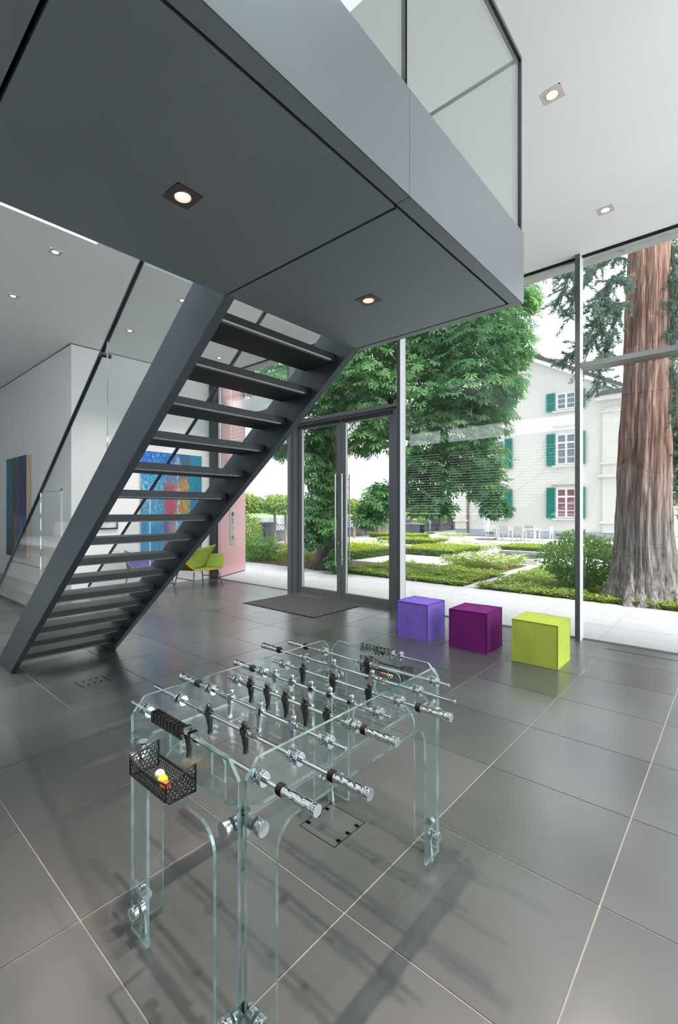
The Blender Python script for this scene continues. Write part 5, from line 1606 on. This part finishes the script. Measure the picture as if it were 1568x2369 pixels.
for (a, b) in SPR:
    a, b = np.array(a), np.array(b)
    L = np.linalg.norm(b - a)
    ns = int(22 * L) + 7
    pts = []
    for s in np.linspace(0, 1, 8):
        p = a * (1 - s) + b * s; p[2] += 0.22 * L * math.sin(PI * s) * (1 - s * 0.5)
        pts.append(p)
    brs.tube([tuple(p) for p in pts], [0.022 * (1 - 0.8 * k / 7) + 0.004 for k in range(8)], 5)
    for k in range(ns):
        s = 0.12 + 0.9 * k / ns
        p0 = a * (1 - s) + b * s; p0[2] += 0.22 * L * math.sin(PI * min(s, 1)) * (1 - s * 0.5)
        d = unit((b - a) * np.array([1, 1, 0.3]) + RNG.normal(0, 0.6, 3) * L + np.array([0, 0, -0.45]) * L)
        l2 = RNG.uniform(0.16, 0.34)
        nb = 80
        sj = RNG.uniform(0, 1, nb)
        pp = p0 + d * (sj * l2)[:, None]; pp[:, 2] -= 0.16 * l2 * sj ** 2
        dd = unit(d * 1.1 + RNG.normal(0, 0.55, (nb, 3)))
        tv = np.array([[0, 0, 0], [0.5, 0.10, 0.02], [1.0, 0, 0], [0.5, -0.10, 0.02]]); tf = np.array([[0, 1, 2], [0, 2, 3]])
        t0 = np.clip(0.42 + RNG.normal(0, 0.15) + RNG.normal(0, 0.12, nb), 0, 1)
        soups.append(leaf_soup(pp, dd, rand_dirs(nb), RNG.uniform(0.04, 0.085, nb), t0, tv, tf))
V, F, Tn = cat_soup(soups)
fo = np_obj('foliage', V, F, LF['sequoia'], Tn, sq); fo['kind'] = 'stuff'
brs.build('branches', M['bark'], sq)

# ---------------------------------------------------------------- leafy masses
def in_ellipsoid_leaves(c, r, n, size, tone0, mat_key, name, parent, lo=0.7, flat=1.0, zmin=0.02, tv=SLV, tf=SLF, toplight=0.0):
    d = rand_dirs(n); d[:, 2] = np.abs(d[:, 2]) if flat else d[:, 2]
    p = np.array(c) + d * np.array(r) * RNG.uniform(lo, 1.05, (n, 1)) * (1 + 0.12 * np.sin(5 * d[:, :1] + 3 * d[:, 1:2]) * np.sin(4 * d[:, 2:3] + 1))
    p[:, 2] = np.maximum(p[:, 2], zmin)
    dr = d + RNG.normal(0, 0.5, (n, 3))
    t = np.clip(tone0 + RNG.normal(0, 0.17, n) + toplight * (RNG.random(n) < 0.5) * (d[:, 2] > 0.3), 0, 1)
    V, F, Tn = leaf_soup(p, dr, d + np.array([0, 0, 0.6]) + RNG.normal(0, 0.3, (n, 3)), RNG.uniform(0.7, 1.3, n) * size, t, tv, tf)
    o = np_obj(name, V, F, LF[mat_key], Tn, parent); o['kind'] = 'stuff'
    return o

def shrub(name, label, c, r, n, size, key, tone0, core=True, stem=True, cat='shrub', group=None, toplight=0.2):
    t = thing(name, label, cat, (c[0], c[1], 0), group)
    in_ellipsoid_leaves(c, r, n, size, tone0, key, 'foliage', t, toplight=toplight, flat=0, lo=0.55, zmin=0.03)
    if stem:
        for k in range(5):
            a = 2 * PI * k / 5
            MB().tube([(c[0] + 0.05 * math.cos(a), c[1] + 0.05 * math.sin(a), 0), (c[0] + 0.3 * r[0] * math.cos(a), c[1] + 0.3 * r[1] * math.sin(a), c[2] * 0.6), (c[0] + 0.6 * r[0] * math.cos(a), c[1] + 0.6 * r[1] * math.sin(a), c[2] + 0.3 * r[2])], [0.025, 0.018, 0.006], 6).build('stem', M['bark'], t)
    return t
shrub('rhododendron', 'round glossy rhododendron bush behind the tall post, left of the giant trunk', (-2.36, 10.95, 0.62), (0.80, 0.75, 0.52), 4200, 0.085, 'shrub', 0.5)
shrub('shrub', 'rounded dark green shrub beside the pink wall', (-11.75, 10.3, 0.36), (0.85, 0.8, 0.46), 3000, 0.075, 'shrub', 0.45)
shrub('shrub', 'light green shrub in front of the quay wall, left of the plane trees', (-16.9, 13.8, 0.72), (0.95, 0.95, 0.72), 2600, 0.12, 'plane', 0.7)
for k, (x, y, z, r_, lb) in enumerate([(-21.5, 41, 0.9, 2.0, 'pale green shrub beyond the quay wall behind the blue parasol'), (-24, 46, 1.2, 2.4, 'tall pale green shrub beyond the quay wall, farthest right'), (-23.5, 37, 0.7, 2.0, 'pale green shrub beyond the quay wall, above the outdoor kitchen')]):
    shrub('shrub', lb, (x, y, z), (r_, r_, r_ * 0.75), 2400, 0.22, 'plane', 0.75, stem=False, group='shrubs beyond the quay wall')
shrub('shrub', 'green hedge plants above the cream garden wall at right', (-2.7, 38.9, 1.6), (1.5, 0.8, 1.2), 2600, 0.2, 'plane', 0.6, stem=False)
shrub('shrub', 'low flowering shrub right of the giant trunk base', (-1.15, 15.2, 0.25), (0.8, 0.8, 0.32), 1800, 0.07, 'rose', 0.6, stem=False)

# ground-cover mats: nobody could count the leaves
def ground_cover(x0, x1, y0, y1, n, label, hole):
    p = np.stack([RNG.uniform(x0, x1, n), RNG.uniform(y0, y1, n), np.zeros(n)], 1)
    ns = np.sin(p[:, 0] * 4.1 + 1.7 * np.sin(p[:, 1] * 2.3)) * np.sin(p[:, 1] * 4.7 + 1.3 * np.sin(p[:, 0] * 3.1)) + 0.6 * np.sin(p[:, 0] * 11 + p[:, 1] * 7) * np.sin(p[:, 1] * 13 - p[:, 0] * 5)
    keep = ns > hole(p)
    p, ns = p[keep], ns[keep]; n = len(p)
    p[:, 2] = 0.02 + np.clip(0.055 + 0.055 * ns, 0, 0.14) * RNG.uniform(0.4, 1.0, n)
    dr = RNG.normal(0, 1, (n, 3)); dr[:, 2] = np.abs(dr[:, 2]) * 0.35
    tone = np.clip(0.40 + 0.16 * ns + RNG.normal(0, 0.15, n), 0, 1)
    ne = int((x1 - x0) * 420)       # the leaves spill over the front edge of the bed
    pe = np.stack([RNG.uniform(x0, x1, ne), RNG.uniform(y0 - 0.02, y0 + 0.16, ne), RNG.uniform(0.005, 0.085, ne)], 1)
    p = np.concatenate([p, pe]); tone = np.concatenate([tone, np.clip(0.45 + RNG.normal(0, 0.16, ne), 0, 1)])
    de = RNG.normal(0, 1, (ne, 3)); de[:, 2] = np.abs(de[:, 2]) * 0.5
    dr = np.concatenate([dr, de]); n = len(p)
    V, F, Tn = leaf_soup(p, dr, np.array([0, 0, 1.0]) + RNG.normal(0, 0.3, (n, 3)), RNG.uniform(0.05, 0.095, n), tone)
    o = np_obj('ground_cover', V, F, LF['cover'], Tn, None, ((x0 + x1) / 2, (y0 + y1) / 2, 0))
    tag(o, label, 'ground cover'); o['kind'] = 'stuff'
    return o
ground_cover(-7.9, -4.44, 9.70, 12.36, 17000, 'leafy green ground cover in the bed left of the stone path', lambda p: -1.2 + 0 * p[:, 0])
ground_cover(-4.12, 1.0, 9.70, 14.86, 30000, 'leafy ground cover with bare soil patches right of the stone path', lambda p: -0.75 + 0.75 * np.clip((p[:, 0] + 3.0) / 1.6, 0, 1) * np.clip((11.2 - p[:, 1]) / 0.8, 0, 1))

# clipped box hedges
def hedge(x0, x1, y0, y1, h, label, light=0.0, dens=520):
    t = thing('box_hedge', label, 'hedge', ((x0 + x1) / 2, (y0 + y1) / 2, 0), 'clipped box hedges of the parterre')
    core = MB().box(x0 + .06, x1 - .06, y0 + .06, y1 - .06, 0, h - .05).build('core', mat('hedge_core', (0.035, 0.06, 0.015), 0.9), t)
    parts = []
    faces = [('top', (x1 - x0) * (y1 - y0)), ('-y', (x1 - x0) * h), ('+y', (x1 - x0) * h), ('-x', (y1 - y0) * h), ('+x', (y1 - y0) * h)]
    for nm, A in faces:
        n = max(30, int(A * dens * (1.0 if nm == 'top' else 1.5)))
        u, w = RNG.random(n), RNG.random(n)
        if nm == 'top':
            p = np.stack([x0 + u * (x1 - x0), y0 + w * (y1 - y0), np.full(n, h)], 1); N = np.array([0, 0, 1.0])
        elif nm[1] == 'y':
            p = np.stack([x0 + u * (x1 - x0), np.full(n, y0 if nm[0] == '-' else y1), w * h], 1); N = np.array([0, -1.0 if nm[0] == '-' else 1.0, 0.2])
        else:
            p = np.stack([np.full(n, x0 if nm[0] == '-' else x1), y0 + u * (y1 - y0), w * h], 1); N = np.array([-1.0 if nm[0] == '-' else 1.0, 0, 0.2])
        p = p - unit(N) * RNG.uniform(-0.01, 0.05, (n, 1)); p[:, 2] = np.maximum(p[:, 2], 0.01)
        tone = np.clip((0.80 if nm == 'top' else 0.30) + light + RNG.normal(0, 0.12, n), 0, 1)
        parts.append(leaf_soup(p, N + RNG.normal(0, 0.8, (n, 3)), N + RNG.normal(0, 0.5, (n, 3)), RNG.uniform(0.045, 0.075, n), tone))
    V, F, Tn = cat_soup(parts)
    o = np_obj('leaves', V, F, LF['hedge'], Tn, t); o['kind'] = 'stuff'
    return t
hedge(-12.2, -9.57, 12.72, 15.4, 0.28, 'clipped box hedge seen through the right door leaf')
hedge(-9.75, -7.45, 15.62, 18.0, 0.24, 'clipped box hedge behind the white rose bed')
hedge(-7.10, -2.8, 19.0, 21.0, 0.24, 'clipped box hedge behind the water basin')
hedge(-14.0, -10.75, 20.4, 22.1, 0.24, 'clipped box hedge in the second row, left of the parasol')
hedge(-17.0, -13.8, 24.0, 25.8, 0.24, 'clipped box hedge farthest back, before the outdoor kitchen')
hedge(-14.4, -10.2, 11.6, 12.5, 0.36, 'clipped box hedge behind the flowers, left of the chestnut trunk')

# white roses and daisies
def flower_bed(x0, x1, y0, y1, h, n, nf, label):
    t = thing('flower_bed', label, 'flowers', ((x0 + x1) / 2, (y0 + y1) / 2, 0), 'white flowering beds')
    p = np.stack([RNG.uniform(x0, x1, n), RNG.uniform(y0, y1, n), np.zeros(n)], 1)
    top = h * (0.75 + 0.25 * np.sin(p[:, 0] * 6 + 2 * np.sin(p[:, 1] * 5)))
    p[:, 2] = 0.03 + top * np.sqrt(RNG.random(n))
    V, F, Tn = leaf_soup(p, RNG.normal(0, 1, (n, 3)) + np.array([0, 0, 0.5]), np.array([0, 0, 1.0]) + RNG.normal(0, 0.6, (n, 3)), RNG.uniform(0.04, 0.075, n), np.clip(0.35 + 0.45 * p[:, 2] / h + RNG.normal(0, 0.15, n), 0, 1))
    o = np_obj('leaves', V, F, LF['rose'], Tn, t); o['kind'] = 'stuff'
    fl = MB()
    for k in range(nf):
        x, y = RNG.uniform(x0, x1), RNG.uniform(y0, y1); z = h * RNG.uniform(0.75, 1.12); r = RNG.uniform(0.026, 0.044)
        tl = RNG.normal(0, 0.4, 2)
        for q in range(5):
            a, b = 2 * PI * q / 5, 2 * PI * (q + 0.8) / 5; c = (a + b) / 2
            fl.add([(x, y, z), (x + r * .8 * math.cos(a), y + r * .8 * math.sin(a), z + r * .3 * math.cos(a) * tl[0]), (x + r * 1.3 * math.cos(c), y + r * 1.3 * math.sin(c), z + 0.4 * r), (x + r * .8 * math.cos(b), y + r * .8 * math.sin(b), z + r * .3 * math.sin(b) * tl[1])], [(0, 1, 2, 3)])
    fl.build('blossoms', M['petal'], t)['kind'] = 'stuff'
    return t
flower_bed(-6.52, -4.66, 12.70, 14.80, 0.30, 7500, 320, 'bed of white roses beside the stone path')
flower_bed(-9.5, -7.3, 18.1, 20.2, 0.28, 4500, 420, 'white flowers between the hedges, left of the water basin')
flower_bed(-13.6, -11.5, 15.6, 18.2, 0.30, 3500, 260, 'white flowers behind the hedge seen through the right door leaf')
flower_bed(-13.6, -12.0, 26.1, 27.6, 0.26, 1600, 120, 'white flowers farthest back beside the last hedge')
flower_bed(-10.75, -8.95, 9.85, 11.5, 0.46, 5200, 260, 'tall white daisies left of the chestnut trunk')

# lollipop plane trees on the quay
def plane_tree(x, y, z0, z1, r, label):
    t = thing('plane_tree', label, 'tree', (x, y, 0), 'small plane trees along the quay')
    MB().tube([(x, y, -0.03), (x + .03, y, 0.6), (x - .02, y + .02, z0), (x, y, z0 + 0.3)], [0.085, 0.07, 0.065, 0.05], 8).build('trunk', M['bark_light'], t, smooth=True)
    for k in range(6):
        a = 2 * PI * k / 6
        MB().tube([(x, y, z0), (x + .5 * r * math.cos(a), y + .5 * r * math.sin(a), z0 + .35), (x + .9 * r * math.cos(a), y + .9 * r * math.sin(a), z0 + .45)], [0.03, 0.02, 0.008], 5).build('branch', M['bark_light'], t)
    n = 1500
    d = rand_dirs(n); d[:, 2] = np.where(d[:, 2] < -0.3, -0.3, d[:, 2])
    c = np.array([x, y, z0 + (z1 - z0) * 0.38])
    p = c + d * np.array([r, r, (z1 - z0) * 0.62]) * RNG.uniform(0.6, 1.06, (n, 1))
    dr = d * np.array([1, 1, 0]) + np.array([0, 0, -0.8]) + RNG.normal(0, 0.3, (n, 3))
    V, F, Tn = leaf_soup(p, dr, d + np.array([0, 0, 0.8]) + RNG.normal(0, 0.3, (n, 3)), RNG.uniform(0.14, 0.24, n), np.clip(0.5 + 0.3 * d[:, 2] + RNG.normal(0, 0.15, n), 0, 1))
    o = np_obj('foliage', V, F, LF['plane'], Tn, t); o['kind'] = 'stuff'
    return t
plane_tree(-17.9, 16.8, 1.45, 2.55, 1.05, 'small plane tree on the quay, left of the door post')
plane_tree(-15.96, 15.69, 1.40, 2.45, 0.85, 'small plane tree with dark trunk right beside the door post')
plane_tree(-17.5, 14.45, 1.45, 2.55, 0.95, 'small plane tree half hidden by the pink wall')
plane_tree(-16.64, 22.0, 1.42, 2.40, 0.80, 'small plane tree seen through the right door leaf')
plane_tree(-17.3, 26.4, 1.5, 2.6, 0.9, 'small plane tree behind the chestnut, at the second pillar')
plane_tree(-16.5, 24.35, 1.5, 2.5, 0.85, 'small plane tree in the door leaf, nearest the right jamb')
plane_tree(-17.9, 35.4, 1.6, 2.8, 1.0, 'small plane tree by the stone ball pillar')

# wooded far bank: three crowns, many trees
def far_crown(seed):
    rg = np.random.default_rng(seed)
    parts = []
    for k in range(9):
        c = np.array([rg.normal(0, 1.5), rg.normal(0, 1.5), rg.uniform(3.0, 10.5)]); r = rg.uniform(1.8, 3.0)
        n = 130
        d = unit(rg.normal(size=(n, 3)))
        p = c + d * r * np.array([1, 1, 0.85])
        p[:, 2] = np.maximum(p[:, 2], 0.3)
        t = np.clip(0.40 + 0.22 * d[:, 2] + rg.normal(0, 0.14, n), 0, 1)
        R = frames(d + rg.normal(0, 0.5, (n, 3)), d + rg.normal(0, 0.4, (n, 3)))
        V, F = scatter(SLV, SLF, p, R, rg.uniform(1.0, 1.7, n)); parts.append((V, F, np.repeat(t, len(SLV))))
    V, F, T_ = cat_soup(parts)
    return np_mesh('far_crown', V, F, LF['far'], T_)
crowns = [far_crown(s) for s in (1, 2, 3)]
far_trunk = MB().cyl((0, 0, 0), (0, 0, 6), 0.35, 6, r2=0.15).build('trunk', M['bark'], thing('tmp', 'x', 'x', (0, 0, 0)))
ft_me = far_trunk.data
tmp = far_trunk.parent
bpy.data.objects.remove(far_trunk); bpy.data.objects.remove(tmp)
k = 0
for y in np.arange(232, 466, 14.5):
    for row in range(2):
        x = -300 - row * 17 + RNG.normal(0, 0.5); yy = y + RNG.normal(0, 0.4) + row * 7.2
        t = thing('riverside_tree', 'distant tree in the dark wood on the far river bank', 'tree', (x, yy, 0.8), 'trees on the far river bank')
        s = RNG.uniform(0.92, 1.08)
        f = inst(crowns[k % 3], 'foliage', t, (x, yy, 0.8), (0, 0, RNG.uniform(0, 6)), (s, s, s)); f['kind'] = 'stuff'
        inst(ft_me, 'trunk', t, (x, yy, 0.8))
        k += 1
